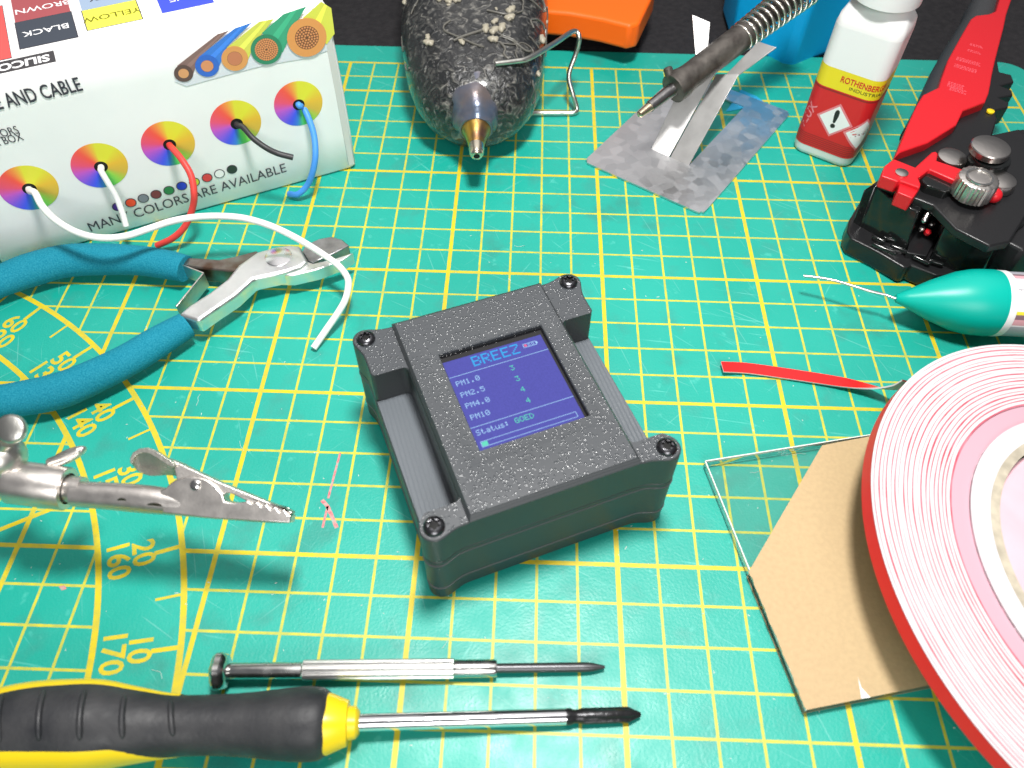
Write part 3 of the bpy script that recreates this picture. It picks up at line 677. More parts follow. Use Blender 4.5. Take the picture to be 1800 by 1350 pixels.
# socket collar, rod, ball joint, wing screws
c0, c1 = WP(*ZA(108, 800), AP - AN * .3, AN), WP(*ZA(655, 868), AP - AN * .3, AN); L_ = (c1 - c0).length; rc_ = PXR(c0, 209 / 5.4545)
mb = MB(); mb.lathe(c0, c1, [(0, rc_ * .9), (.03, rc_), (L_ * .97, rc_), (L_, rc_ * .95), (L_, rc_ * .72), (L_ - .25, rc_ * .70)], 48); mb.build('collar', M_nickel, ac, smooth=50)
d_ = (c1 - c0).normalized()
mb = MB(); mb.lathe(c1 - d_ * .3, c1 + d_ * 3, [(0, .30), (.62, .30)], 32); mb.build('neck', M_nickel, ac)
mb = MB(); mb.tube([c0 - d_ * 12 - V(0, 0, 1.4), c0 - d_ * 6 - V(0, 0, .3), c0 - d_ * 2, c0 + d_ * .1], .27, 24); mb.build('arm_rod', M_white_metal, ac, smooth=60)
bj = WP(*ZA(20, 560), AP - AN * .1, AN); mb = MB()
mb.lathe(bj - V(0, 0, .5), bj + V(0, 0, .5), [(.5 - .48 * math.cos(t * PI / 12), .02 + .48 * math.sin(t * PI / 12)) for t in range(13)], 32); mb.build('ball_joint', M_nickel, ac, smooth=60)
def wing(cx, cy, rx, ry, rot, dd, nm='wing_screw'):
    p = WP(*ZA(cx, cy), AP + AN * dd, AN); X = (WP(*ZA(cx + 50 * math.cos(rot), cy + 50 * math.sin(rot)), AP + AN * dd, AN) - p).normalized(); Y = AN.cross(X)
    a_, b2_ = PXR(p, rx / 5.4545), PXR(p, ry / 5.4545); secs = []
    for h_, k_ in ((-.10, .8), (-.06, .97), (0, 1), (.06, .97), (.10, .8)): secs.append([p + X * a_ * k_ * math.cos(t) + Y * b2_ * k_ * math.sin(t) + AN * h_ for t in (2 * PI * i / 32 for i in range(32))])
    return MB().loft(secs)
wing(110, 295, 152, 140, .5, .5).build('wing_screw', mat('brushed nickel', (.66, .65, .60), .35, 1.0, bump=.3, bscale=500, aniso=(1, .1, 1)), ac, smooth=60)
p_ = aP([(450, 620)], ZA, -.25)[0]; q_ = aP([(760, 500)], ZA, -.25)[0]
mb = wing(640, 560, 200, 62, -.44, -.3); mb.tube([p_ + (q_ - p_) * .1, p_ + (q_ - p_) * .96], .09, 14, round_end=True); mb.build('wing_screw', M_nickel, ac, smooth=60)
mb = MB(); mb.tube([bj + AN * .2, WP(*ZA(60, 420), AP + AN * .3, AN)], .16, 16); mb.build('screw_stem', M_nickel, ac)

# ================================================================== precision screwdriver
ps = thing('precision_screwdriver', 'small silver precision screwdriver with knurled barrel and dark blade', 'screwdriver', W(700, 1185, 0))
def axis(x, y, z): return W(x, y, z)
A0 = W(374, 1180, .43); A1 = W(1063, 1172.5, .16); dd = (A1 - A0).normalized(); L = (A1 - A0).length
def at(px):                     # distance along the axis for a pixel column
    lo, hi = 0.0, L
    for _ in range(40):
        m_ = (lo + hi) / 2; p = A0 + dd * m_; q = RM.transposed() @ (p - CC); X_ = 900 + FP * q.x / -q.z
        if X_ < px: lo = m_
        else: hi = m_
    return lo
mb = MB(); mb.lathe(A0, A1, [(0, .30), (.04, .36), (.10, .41), (.22, .41), (.30, .36), (.36, .25)], 48, fn=lambda a, t: 1 + .05 * math.cos(6 * a)); mb.build('cap', M_white_metal, ps, smooth=30)
mb = MB(); mb.lathe(A0, A1, [(at(402), .165), (at(406), .18), (at(532), .18)], 32); mb.build('barrel', M_white_metal, ps)
mb = MB(); mb.lathe(A0, A1, [(at(531), .18), (at(534), .215), (at(797), .215), (at(799), .19)], 144, fn=lambda a, t: 1 + (.035 if int(a / (2 * PI) * 36 + .25) % 1 == 0 and (a / (2 * PI) * 36) % 1 < .5 else 0)); mb.build('knurled_grip', mat('satin chrome', (.80, .79, .76), .25, 1.0), ps, smooth=15)
mb = MB(); mb.lathe(A0, A1, [(at(797), .195), (at(800), .2), (at(869), .2), (at(873), .185)], 32); mb.build('ferrule', M_white_metal, ps)
mb = MB(); mb.lathe(A0, A1, [(at(872), .105), (at(1025), .112), (at(1040), .10), (at(1058), .05), (at(1063), .035)], 24); mb.build('blade', mat('gunmetal', (.10, .10, .105), .38, .8, bump=.1, bscale=900), ps)

# ================================================================== big screwdriver
bs = thing('crosshead_screwdriver', 'large crosshead screwdriver with black and yellow ribbed handle', 'screwdriver', W(560, 1280, 0))
hx = [(-240, 560, 175), (-90, 556, 205), (0, 552, 214), (150, 536, 224), (330, 527, 226), (500, 524, 221), (700, 526, 187), (900, 527, 155), (1100, 522, 149), (1300, 520, 158), (1480, 518, 176), (1600, 516, 185), (1690, 515, 178), (1738, 515, 150)]
hp, hr = [], []
for x, y, w in hx:
    zc = .95 - .00062 * (x / 3) ; p = W(x / 3, 1100 + y / 3, zc); hp.append(p); hr.append(PXR(p, w / 3))
zmin = min(p.z - r for p, r in zip(hp, hr))
hpath = smoothpath(hp, 5); hrad = smoothvals(hr, 5)
M_rub = mat('black rubber', (.018, .019, .022), .52, bump=.2, bscale=900, var=.3, vscale=130, col2=(.038, .038, .04), rvar=.12)
M_yelp = mat('yellow plastic', (.80, .58, .01), .32, bump=.05, bscale=600)
MB().tube(hpath, hrad, 48, up=V(0, 0, 1)).build('handle', M_rub, bs, smooth=60)
def hsurf(i, ang, k=1.0):
    i = max(0, min(len(hpath) - 1, i)); j0, j1 = max(i - 1, 0), min(i + 1, len(hpath) - 1); t = (hpath[j1] - hpath[j0]).normalized(); u = (V(0, 0, 1) - t * t.z).normalized(); w = t.cross(u)
    return hpath[i] + (w * math.cos(ang) + u * math.sin(ang)) * hrad[i] * k, (w * math.cos(ang) + u * math.sin(ang)), t
def swoosh(sgn, ia, ib, top_fn, bot):
    rows = []
    for i in range(ia, ib + 1):
        f = (i - ia) / (ib - ia); a1, a0 = math.radians(top_fn(f)), math.radians(bot); k = 1.025
        rows.append([hsurf(i, a0 + (a1 - a0) * j / 10, k - .035 * (1 if j in (0, 10) else 0))[0] for j in range(11)])
    m_ = MB(); m_.loft(rows, 0, (False, False), closed=False); return m_
# w = t x u points to -Y (toward the viewer) side when angle = 0
wdir = hsurf(10, 0)[1]; near = 0 if wdir.y < 0 else 180
def ng(a): return a if near == 0 else 180 - a
swoosh(1, 0, 37, lambda f: ng(47 + 4 * math.sin(f * 5) - 70 * (max(0, f - .78) / .22) ** 1.5), ng(-60)).build('yellow_inlay', M_yelp, bs, smooth=60)
swoosh(-1, 0, 36, lambda f: ng(180 - (62 - 30 * f)), ng(205)).build('yellow_inlay', M_yelp, bs, smooth=60)
for gx in (30, 98, 168, 240, 312):
    i = min(range(len(hpath)), key=lambda k: abs((lambda q: 900 + FP * q.x / -q.z)(RM.transposed() @ (hpath[k] - CC)) - gx))
    pts = []
    for a in range(62, 128, 6):
        p, nrm, t = hsurf(i, math.radians(ng(a)), 1.0); pts.append(p + nrm * .004 - t * (.003 * (a - 95)))
    MB().tube(pts, [.045] + [.065] * (len(pts) - 2) + [.045], 10, round_end=True).build('grip_rib', M_rub, bs, smooth=60)
S0 = W(572, 1272, .60); S1 = W(1126, 1256, .14); sd = (S1 - S0).normalized(); SL = (S1 - S0).length
A0_, L0_ = A0, L
A0, L, dd = S0, SL, sd
mb = MB(); r0 = PXR(S0, 52); mb.lathe(S0, S1, [(-.15, r0 * .98), (at(578), r0 * 1.0), (at(606), r0 * .78), (at(612), r0 * .74), (at(613), r0 * .56), (at(626), r0 * .52), (at(632), r0 * .38)], 40, fn=lambda a, t: 1 + .014 * math.cos(6 * a)); mb.build('collar', M_yelp, bs, smooth=40)
rs = PXR(W(800, 1266, .4), 14.2)
mb = MB(); mb.lathe(S0, S1, [(at(628), rs * 1.04), (at(995), rs)], 32); mb.build('shaft', mat('chrome', (.78, .78, .80), .12, 1.0), bs)
M_btip = mat('blackened steel', (.035, .035, .037), .3, .7, bump=.4, bscale=700)
mb = MB(); mb.lathe(S0, S1, [(at(994), rs), (at(1003), rs * 1.01), (at(1008), rs * .84), (at(1018), rs * .84), (at(1024), rs * .97), (at(1104), rs * .97), (at(1126), rs * .28)], 32, fn=lambda a, t: 1 if t < at(1090) else 1 - .22 * (math.cos(2 * a) ** 8 > .3)); mb.build('tip', M_btip, bs, smooth=30)
A0, L, dd = A0_, L0_, (A1 - A0_).normalized()

# ================================================================== hot glue gun
gg = thing('hot_glue_gun', 'black hot glue gun nose coated in dried glue with brass nozzle', 'glue gun', V(-4.6, 9, 0))
def glue_material():
    m = bpy.data.materials.new('glue coated black plastic'); m.use_nodes = True; nt = m.node_tree; b = nt.nodes['Principled BSDF']; L_ = nt.links
    t = nt.nodes.new('ShaderNodeTexCoord')
    n1 = nt.nodes.new('ShaderNodeTexNoise'); n1.inputs['Scale'].default_value = 300; n1.inputs['Detail'].default_value = 8; n1.inputs['Distortion'].default_value = 1.5
    n2 = nt.nodes.new('ShaderNodeTexNoise'); n2.inputs['Scale'].default_value = 95; n2.inputs['Detail'].default_value = 5; n2.inputs['Distortion'].default_value = 1.0
    for n in (n1, n2): L_.new(t.outputs['Object'], n.inputs['Vector'])
    r = nt.nodes.new('ShaderNodeValToRGB'); L_.new(n1.outputs['Fac'], r.inputs[0])
    e = r.color_ramp.elements; e[0].position = .47; e[0].color = (.012, .013, .014, 1); e[1].position = .72; e[1].color = (.20, .19, .17, 1)
    e2 = r.color_ramp.elements.new(.58); e2.color = (.05, .05, .047, 1)
    L_.new(r.outputs[0], b.inputs['Base Color']); b.inputs['Roughness'].default_value = .26
    bp = nt.nodes.new('ShaderNodeBump'); bp.inputs['Strength'].default_value = 1; bp.inputs['Distance'].default_value = .0009; L_.new(n1.outputs['Fac'], bp.inputs['Height'])
    L_.new(bp.outputs[0], b.inputs['Normal']); b.inputs['Coat Weight'].default_value = .6; b.inputs['Coat Roughness'].default_value = .12
    return m
M_glue = glue_material()
secs = []
for y, cx, cz, hw, hh, p in ((5.55, -4.45, 1.55, .9, .75, 2), (5.75, -4.45, 1.6, 1.35, 1.05, 2.1), (6.1, -4.47, 1.7, 1.75, 1.3, 2.2), (6.8, -4.5, 1.8, 2.15, 1.5, 2.4), (7.8, -4.55, 1.9, 2.45, 1.65, 2.6), (9.2, -4.65, 2.0, 2.66, 1.8, 2.8), (11, -4.75, 2.1, 2.8, 1.95, 3.2), (13.5, -4.85, 2.2, 2.95, 2.05, 3.4), (17, -4.95, 2.3, 3.0, 2.1, 3.4), (22, -5.0, 2.4, 3.0, 2.1, 2.8)):
    secs.append([V(cx + hw * sp(math.cos(a), p), y, max(.04, cz + hh * sp(math.sin(a), p))) for a in (2 * PI * k / 64 for k in range(64))])
mb = MB(); mb.loft(secs); body = mb.build('body', M_glue, gg, smooth=70)
# nozzle
N1 = W(838, 274, 1.65); N0 = V(-4.42, 6.1, 1.95); nd = (N1 - N0); NL = nd.length
M_heat = mat('heat stained collar', (.10, .13, .19), .3, .55, bump=1.0, bscale=170, var=.6, vscale=110, col2=(.20, .16, .15), coat=.5)
mb = MB(); mb.lathe(N0, N1, [(-.5, 1.12), (-.1, 1.05), (.2, .97), (.3, .90), (.6, .80), (.8, .72), (.84, .64), (1.1, .57)], 40, fn=lambda a, t: 1 + .04 * math.sin(3 * a + 5 * t) + .02 * math.sin(7 * a)); mb.build('nozzle_collar', M_heat, gg, smooth=60)
M_brass = mat('tarnished brass', (.80, .50, .10), .3, 1.0, bump=.3, bscale=350, var=.6, vscale=150, col2=(.40, .22, .16))
mb = MB(); mb.lathe(N0, N1, [(.7, .56), (1.1, .52), (NL - .85, .36), (NL - .5, .28)], 36); nz = mb.build('nozzle', M_brass, gg, smooth=60)
mb = MB(); mb.lathe(N0, N1, [(NL - .56, .265), (NL - .35, .27), (NL - .1, .235), (NL, .19), (NL + .02, .11), (NL - .15, .09)], 32); mb.build('nozzle_tip', mat('pale hot metal', (.75, .68, .55), .25, 1.0), nz, smooth=60)
MB().disc(N1 + nd.normalized() * .005, .10, nd.normalized()).build('nozzle_hole', M_hole_shade, nz, smooth=0)
# glue strands and lumps
rnd = random.Random(11); mb = MB()
def gun_pt(fx, y):        # surface point on the upper side
    for k in range(len(secs) - 1):
        if secs[k][0].y <= y <= secs[k + 1][0].y:
            f = (y - secs[k][0].y) / (secs[k + 1][0].y - secs[k][0].y)
            i = int((.5 - fx * .5) * 32) % 64; return secs[k][i].lerp(secs[k + 1][i], f)
    return secs[5][16]
for k in range(26):
    y = rnd.uniform(7.0, 15); fx = rnd.uniform(-.95, .95); pts = []; a = rnd.uniform(0, 6.28)
    for j in range(rnd.randint(4, 9)):
        q = gun_pt(max(-.98, min(.98, fx)), max(5.9, y)); pts.append(q + V(0, -.01, .03)); a += rnd.uniform(-.9, .9); fx += math.cos(a) * .10; y += math.sin(a) * .26
    if len(pts) > 2: mb.tube(smoothpath(pts, 3), rnd.uniform(.018, .05), 7)
M_gluestr = mat('dried hot glue', (.26, .25, .22), .22, trans=.55, bump=.3, bscale=300)
mb.build('glue_strand', M_gluestr, gg, smooth=70)
M_lump = mat('tan glue lump', (.34, .31, .24), .35, bump=.5, bscale=400)
for k in range(24):
    mb = MB()
    y = rnd.gauss(8.9, .9) if k < 17 else rnd.uniform(6, 15); fx = rnd.gauss(.02, .2) if k < 17 else rnd.uniform(-.9, .9); q = gun_pt(max(-.97, min(.97, fx)), max(5.9, y)); r = rnd.uniform(.05, .17)
    mb.lathe(q - V(0, 0, r * .35), q + V(0, -.3, 1), [(r * (.62 - .6 * math.cos(u * PI / 9)), .004 + r * math.sin(u * PI / 9)) for u in range(10)], 18, fn=lambda a, t, s=rnd.random() * 6: 1 + .28 * math.sin(2 * a + s) + .16 * math.sin(5 * a + s)); mb.build('glue_lump', M_lump, gg, smooth=70)
# fold-out wire stand
st = [W(870, 112, 3.3), W(905, 108, 3.25), W(930, 102, 3.2), W(975, 76, 2.95), W(1008, 55, 2.7), W(1018, 66, 2.5), W(1012, 95, 1.9), W(1000, 132, 1.25), W(1006, 162, .75), W(1014, 190, .2), W(1009, 198, .13), W(985, 198.5, .13), W(930, 200, .2), W(905, 213, .5)]
MB().tube(smoothpath(st, 5), .095, 12).build('wire_stand', mat('zinc wire', (.66, .65, .60), .3, 1.0, bump=.3, bscale=500), gg, smooth=60)

# ================================================================== orange tool behind
og = thing('orange_tool_case', 'smooth orange plastic case corner on black cloth behind the mat', 'case', V(0, 15, -.32))
M_or = mat('orange plastic', (.92, .13, .001), .5, bump=.05, bscale=500)
tq = [W(938, 30, 1.9), W(1000, 31, 1.9), W(1060, 36, 1.9), W(1109, 45, 1.95), W(1117, 40, 1.95)]
o1 = [V(-2.4, 13.0, 0), V(-1.0, 12.85, 0), V(0.3, 12.45, 0), V(1.35, 11.98, 0), V(1.75, 12.2, 0), V(2.6, 14.9, 0), V(2.8, 19.5, 0), V(-3.5, 20.5, 0), V(-3.4, 14.2, 0), V(-3.0, 13.3, 0)]
mb = MB(); mb.prism([(p.x, p.y) for p in o1], .85, 1.9); mb.build('case_shell', M_or, og, bevel=.14, bseg=4)
o2 = [V(-2.6, 14.2, 0), V(2.2, 14.2, 0), V(2.4, 19, 0), V(-3.2, 19.5, 0)]
mb = MB(); mb.prism([(p.x, p.y) for p in o2], -.32, .86); mb.build('case_base', M_black, og, bevel=.05)

# ================================================================== soldering stand, iron
stand = thing('soldering_stand', 'thin bent galvanised metal plate stand on the mat', 'stand', W(1215, 270, 0))
def galv_mat():
    m = bpy.data.materials.new('galvanised sheet'); m.use_nodes = True; nt = m.node_tree; b = nt.nodes['Principled BSDF']; L_ = nt.links
    t = nt.nodes.new('ShaderNodeTexCoord'); v = nt.nodes.new('ShaderNodeTexVoronoi'); v.inputs['Scale'].default_value = 260; L_.new(t.outputs['Object'], v.inputs['Vector'])
    s_ = nt.nodes.new('ShaderNodeSeparateColor'); L_.new(v.outputs['Color'], s_.inputs[0])
    r = nt.nodes.new('ShaderNodeValToRGB'); L_.new(s_.outputs[0], r.inputs[0]); r.color_ramp.elements[0].color = (.60, .61, .62, 1); r.color_ramp.elements[1].color = (.72, .72, .73, 1)
    L_.new(r.outputs[0], b.inputs['Base Color']); b.inputs['Metallic'].default_value = 1
    r2 = nt.nodes.new('ShaderNodeMapRange'); r2.inputs[3].default_value = .3; r2.inputs[4].default_value = .5; L_.new(s_.outputs[1], r2.inputs[0]); L_.new(r2.outputs[0], b.inputs['Roughness'])
    return m
M_galv = galv_mat()
PB0 = V(2.04, 6.64, 0); PB1 = V(3.36, 5.66, 0); SD = (PB1 - PB0).normalized(); BK = V(-SD.y, SD.x, 0); PMid = (PB0 + PB1) / 2
cs = [W(1026, 283, .1), W(1235, 376, .1), W(1391, 197, .1)]; e1 = (cs[0] - cs[1]); e2 = (cs[2] - cs[1]); cs.append(cs[1] + e1 + e2)
th = .07
def SL_(a, b): return cs[1] + e1 * a + e2 * b        # a along width, b depth
inv = Matrix(((e1.x, e2.x), (e1.y, e2.y))).inverted()
def uvof(p): r = inv @ Vector((p.x - cs[1].x, p.y - cs[1].y)); return r.x, r.y
ua0, ub0 = uvof(PB0); ua1, ub1 = uvof(PB1)
lo_a, hi_a = min(ua0, ua1), max(ua0, ua1); lo_b = (ub0 + ub1) / 2; hi_b = .90
z_ = V(0, 0, th)
outer = [(0.03, 0), (0, .03), (0, .97), (.03, 1), (.97, 1), (1, .97), (1, .03), (.97, 0)]
mb = MB()
def quadp(a0, a1, b0, b1):
    mb.extr([SL_(a0, b0) - V(0, 0, .08), SL_(a1, b0) - V(0, 0, .08), SL_(a1, b1) - V(0, 0, .08), SL_(a0, b1) - V(0, 0, .08)], z_)
ring_pts_o = [SL_(a, b) for a, b in ((0.0, 0.0), (1, 0), (1, 1), (0, 1))]
ring_pts_i = [SL_(a, b) for a, b in ((lo_a, lo_b), (hi_a, lo_b), (hi_a + .0, hi_b), (lo_a, hi_b))]
def rnd_c(pts, r):
    out = []
    for i, p in enumerate(pts):
        a = pts[i - 1]; b = pts[(i + 1) % 4]; pa = p + (a - p).normalized() * r; pb = p + (b - p).normalized() * r
        out += [pa, pa.lerp(p, .55).lerp(pb.lerp(p, .55), .12), p + (pa - p) * .33 + (pb - p) * .33 * 1, pb.lerp(p, .55).lerp(pa.lerp(p, .55), .12), pb]
    return out
ro, ri = rnd_c(ring_pts_o, .32), rnd_c(ring_pts_i, .12)
zb = V(0, 0, -.08)
mb.loft([[p + zb for p in ro], [p + zb + z_ for p in ro], [p + zb + z_ for p in ri], [p + zb for p in ri], [p + zb for p in ro]], 0, (False, False))
mb.build('plate', M_galv, stand, smooth=20)
# notch circles at the fold
tl = math.radians(47); TU = BK * math.cos(tl) + V(0, 0, 1) * math.sin(tl); TN = SD.cross(TU); TN = TN if TN.z > 0 else -TN
def TP(s, l, d=0.0): return PMid + V(0, 0, .06) + SD * s + TU * l + TN * d
cr_ = -.10
mb = MB()
def sheet(pts, t=.055):
    q = [TP(s, l, d) for s, l, d in pts]; n = (q[1] - q[0]).cross(q[2] - q[0]).normalized(); n = n if n.z > 0 else -n
    mb.extr([p - n * t for p in q], n * t)
sheet([(-.80, 0, 0), (-.02, 0, 0), (-.02, 3.3, -.34), (-.86, 3.55, .10)]); sheet([(.02, 0, 0), (.80, 0, 0), (.86, 3.55, -.10), (.02, 3.3, -.30)])
sheet([(-.86, 3.55, .10), (-.40, 3.42, -.14), (-.95, 4.75, .05), (-1.66, 4.75, .15)]); sheet([(.40, 3.40, -.21), (.87, 3.52, -.10), (1.66, 4.75, .05), (.95, 4.75, -.05)])
mb.build('tongue', mat('bright galvanised', (.62, .61, .60), .5, 1.0, var=.25, vscale=120), stand, smooth=20, bevel=.012)
# curved strip behind the cut-out
iron = thing('soldering_iron', 'soldering iron with dark sooty barrel and coiled spring guard resting on the stand', 'soldering iron', W(1200, 140, 2.6))
I0 = W(1122, 203, 2.2); I1 = W(1385, 3, 3.85); idr = (I1 - I0).normalized(); IL = (I1 - I0).length
def iat(px):
    lo, hi = 0.0, IL * 1.3
    for _ in range(40):
        m_ = (lo + hi) / 2; q = RM.transposed() @ (I0 + idr * m_ - CC)
        if 900 + FP * q.x / -q.z < px: lo = m_
        else: hi = m_
    return lo
M_soot = mat('sooty steel', (.16, .145, .13), .5, .75, bump=.4, bscale=500, var=.5, vscale=200, col2=(.07, .06, .055))
I2 = I0 + idr
def irr(px, w): return PXR(I0 + idr * iat(px), w)
mb = MB(); mb.lathe(I0, I2, [(0, .06), (.06, .12), (iat(1142), .16), (iat(1146), irr(1146, 9))], 24); mb.build('tip', mat('tinned copper', (.62, .50, .36), .3, 1.0, bump=.3, bscale=400), iron)
mb = MB(); mb.lathe(I0, I2, [(iat(1142), irr(1142, 10)), (iat(1190), irr(1190, 12))], 28); mb.build('shank', mat('heat grey steel', (.30, .29, .29), .32, 1.0, bump=.3, bscale=400), iron)
mb = MB(); mb.lathe(I0, I2, [(iat(1182), irr(1182, 15)), (iat(1183), irr(1183, 26)), (iat(1196), irr(1196, 27)), (iat(1205), irr(1200, 24)), (iat(1212), irr(1212, 23)), (iat(1310), irr(1310, 24))], 36); mb.build('barrel', M_soot, iron, smooth=40)
bp_ = I0 + idr * iat(1190) + V(-.28, .1, .3); MB().lathe(bp_, bp_ + V(-.3, .3, .6), [(0, .16), (.28, .16), (.32, .12)], 16).build('clamp_screw', M_soot, iron)
pts = []; n = 480; s0, s1 = iat(1300), iat(1420); u_ = idr.orthogonal().normalized(); w_ = idr.cross(u_)
for k in range(n):
    f = k / (n - 1); a = f * 2 * PI * 13; r_ = irr(1340, 22) + .16 * f; pts.append(I0 + idr * (s0 + (s1 - s0) * f) + (u_ * math.cos(a) + w_ * math.sin(a)) * r_)
MB().tube(pts, .062, 8).build('spring_guard', mat('spring wire', (.70, .66, .60), .25, 1.0), iron, smooth=60)
mb = MB(); mb.lathe(I0, I2, [(s0, irr(1310, 15)), (s1, irr(1310, 17))], 24); mb.build('inner_sleeve', M_soot, iron)
# blue holder
bh = thing('blue_tool_holder', 'bright blue faceted plastic holder standing behind the soldering iron', 'holder', V(8.4, 16, -.32))
M_cy = mat('sky blue plastic', (.0, .40, .84), .5, bump=.04, bscale=400)
bq = [(6.15, 14.8), (8.05, 12.75), (8.45, 12.65), (10.4, 14.0), (11.8, 17.5), (11.6, 21), (7, 21), (6.1, 17)]
mb = MB(); secs = []
for z, k in ((-.32, .94), (.0, 1.0), (2.0, 1.03), (4.4, 1.06)): secs.append([V(9 + (x - 9) * k, 17 + (y - 17) * k, z) for x, y in bq])
mb.loft(secs); mb.build('holder_body', M_cy, bh, smooth=20, bevel=.12, bseg=3)
# blue reflection behind tongue, painted as a flat coloured patch
q = [W(*p, .03) for p in ((1276, 196), (1296, 168), (1302, 158), (1330, 170), (1345, 182), (1330, 184), (1300, 192))]
o = MB().prism([(p.x, p.y) for p in q], .012, .05).build('blue_reflection_patch', mat('painted blue reflection', (.03, .36, .62), .35), None); centre(o)
tag(o, 'blue reflection made as a flat coloured patch behind the metal stand tongue', 'painted reflection')

# ================================================================== flux bottle
bot = thing('flux_bottle', 'small square white plastic bottle with red and yellow warning label', 'bottle', V(8.75, 7.2, 0))
fa = V(.842, -.539, 0); fb = V(.539, .842, 0); BC = V(7.24, 6.93, 0) + fa * 1.16 + fb * .98
BWd, BDp = 2.24, 1.9
def bsec(z, k=1.0, r=.42, kd=None):
    kd = kd or k; hw, hd = BWd / 2 * k, BDp / 2 * kd; r = min(r, hw * .999, hd * .999); pts = []
    for cx, cy, a0 in ((hw - r, -hd + r, -90), (hw - r, hd - r, 0), (-hw + r, hd - r, 90), (-hw + r, -hd + r, 180)):
        pts += [(cx + r * math.cos(math.radians(a0 + j * 90 / 8)), cy + r * math.sin(math.radians(a0 + j * 90 / 8))) for j in range(9)]
    return [BC + fa * x + fb * y + V(0, 0, z) for x, y in pts]
M_hdpe = mat('white hdpe', (.78, .78, .77), .38, spec=.4)
mb = MB(); mb.loft([bsec(.02, .9, .36), bsec(.08, .97, .4), bsec(.2, 1), bsec(4.85, 1), bsec(5.15, .97, .45), bsec(5.4, .86, .6), bsec(5.55, .72, .7, .8), bsec(5.6, .66, .74, .78), bsec(5.9, .66, .74, .78)]); mb.build('bottle_body', M_hdpe, bot, smooth=50)
kc = BC + V(0, 0, 5.72); mb = MB(); mb.lathe(kc, kc + V(0, 0, 1), [(0, 1.02), (.04, 1.08), (.5, 1.10), (.55, 1.02), (.58, .98), (.62, .96), (1.5, .93), (1.6, .86)], 64, fn=lambda a, t: 1 + (.012 * math.cos(48 * a) if t > .6 else 0)); mb.build('cap', M_white, bot, smooth=40)
# label wrapped around: arc-length coordinate from the left front corner
def outline_arc():
    pts = bsec(0); hw, hd, r = BWd / 2, BDp / 2, .42
    seq = [(-hw, -hd + r + .6)] ; seq = [(-hw, hd - r - .1)] + [(-hw, -hd + r)] + [(-hw + r + r * math.cos(math.radians(a)), -hd + r + r * math.sin(math.radians(a))) for a in range(190, 271, 10)] + [(-hw + r + (BWd - 2 * r) * k / 10, -hd) for k in range(1, 10)] + [(hw - r + r * math.cos(math.radians(a)), -hd + r + r * math.sin(math.radians(a))) for a in range(-90, 1, 10)] + [(hw, -hd + r + .1), (hw, hd - r)]
    return seq
SEQ = outline_arc(); CUM = [0]
for p, q in zip(SEQ, SEQ[1:]): CUM.append(CUM[-1] + math.hypot(q[0] - p[0], q[1] - p[1]))
S_L = next(c for c, p in zip(CUM, SEQ) if abs(p[1] + BDp / 2) < 1e-6)      # start of the flat front
def wrap(s, z, off=.012):
    for k in range(len(SEQ) - 1):
        if CUM[k] <= s <= CUM[k + 1]:
            f = (s - CUM[k]) / (CUM[k + 1] - CUM[k]); x = SEQ[k][0] + (SEQ[k + 1][0] - SEQ[k][0]) * f; y = SEQ[k][1] + (SEQ[k + 1][1] - SEQ[k][1]) * f
            tx, ty = SEQ[k + 1][0] - SEQ[k][0], SEQ[k + 1][1] - SEQ[k][1]; l = math.hypot(tx, ty); nx, ny = ty / l, -tx / l
            return BC + fa * (x + nx * off) + fb * (y + ny * off) + V(0, 0, z)
    return BC + fa * SEQ[-1][0] + fb * SEQ[-1][1] + V(0, 0, z)
lm = [mat('label red', (.62, .018, .022), .35), mat('label yellow', (.80, .66, .02), .35), mat('label white', (.82, .82, .82), .35), mat('label small print', (.30, .02, .02), .4), mat('label black', (.02, .02, .02), .4), mat('label pink', (.75, .22, .25), .4)]
mb = MB(); mb.flat2d = True
def band(z0, z1_, mi, s0=.05, s1=None, off=.012):
    s1 = s1 or CUM[-1] - .05; n = 60
    mb.loft([[wrap(s0 + (s1 - s0) * k / n, z0, off) for k in range(n + 1)], [wrap(s0 + (s1 - s0) * k / n, z1_, off) for k in range(n + 1)]], mi, (False, False), closed=False)
band(.42, 2.80, 0); band(2.80, 3.52, 1); band(3.52, 4.9, 2, s0=.5, off=.010)
for k in range(6): band(.50 + k * .075, .53 + k * .075, 3, off=.016, s0=.3)
band(2.70, 2.76, 3, off=.016)
def wtext(txt, size, s, z, mi, fit=None, bold=0, off=.018, rot=0):
    vs, fs = text_geo(txt, size, bold)
    if fit: w = max(v[0] for v in vs) - min(v[0] for v in vs); vs = [(v[0] * fit / w, v[1]) for v in vs]
    cr, sr = math.cos(rot), math.sin(rot); mb.add([wrap(max(.01, min(CUM[-1] - .01, s + x * cr - y * sr)), z + x * sr + y * cr, off) for x, y in vs], fs, mi)
SC = S_L + (BWd - .84) / 2
wtext('ROTHENBERGER', .30, SC + .62, 3.22, 0, fit=1.75, bold=.006)
wtext('INDUSTRIAL', .17, SC + .72, 2.99, 4, fit=1.2)
def diamond(s, z, r, mi, off):
    n = 8; P_ = [(0, -r), (r, 0), (0, r), (-r, 0)]; pts = []
    for i in range(4):
        a, b = P_[i], P_[(i + 1) % 4]; pts += [(a[0] + (b[0] - a[0]) * k / n, a[1] + (b[1] - a[1]) * k / n) for k in range(n)]
    c = len(mb.v); rows = [[wrap(min(CUM[-1] - .01, s + x * f), z + y * f, off) for x, y in pts] for f in (.0001, .35, .7, 1)]
    mb.loft(rows, mi, (False, False))
for s, z in ((SC + .05, 1.72), (SC + 1.12, 1.42)):
    diamond(s, z, .66, 5, .016); diamond(s, z, .56, 2, .020)
wtext('!', .95, SC + .05, 1.74, 4, bold=.03, off=.024)
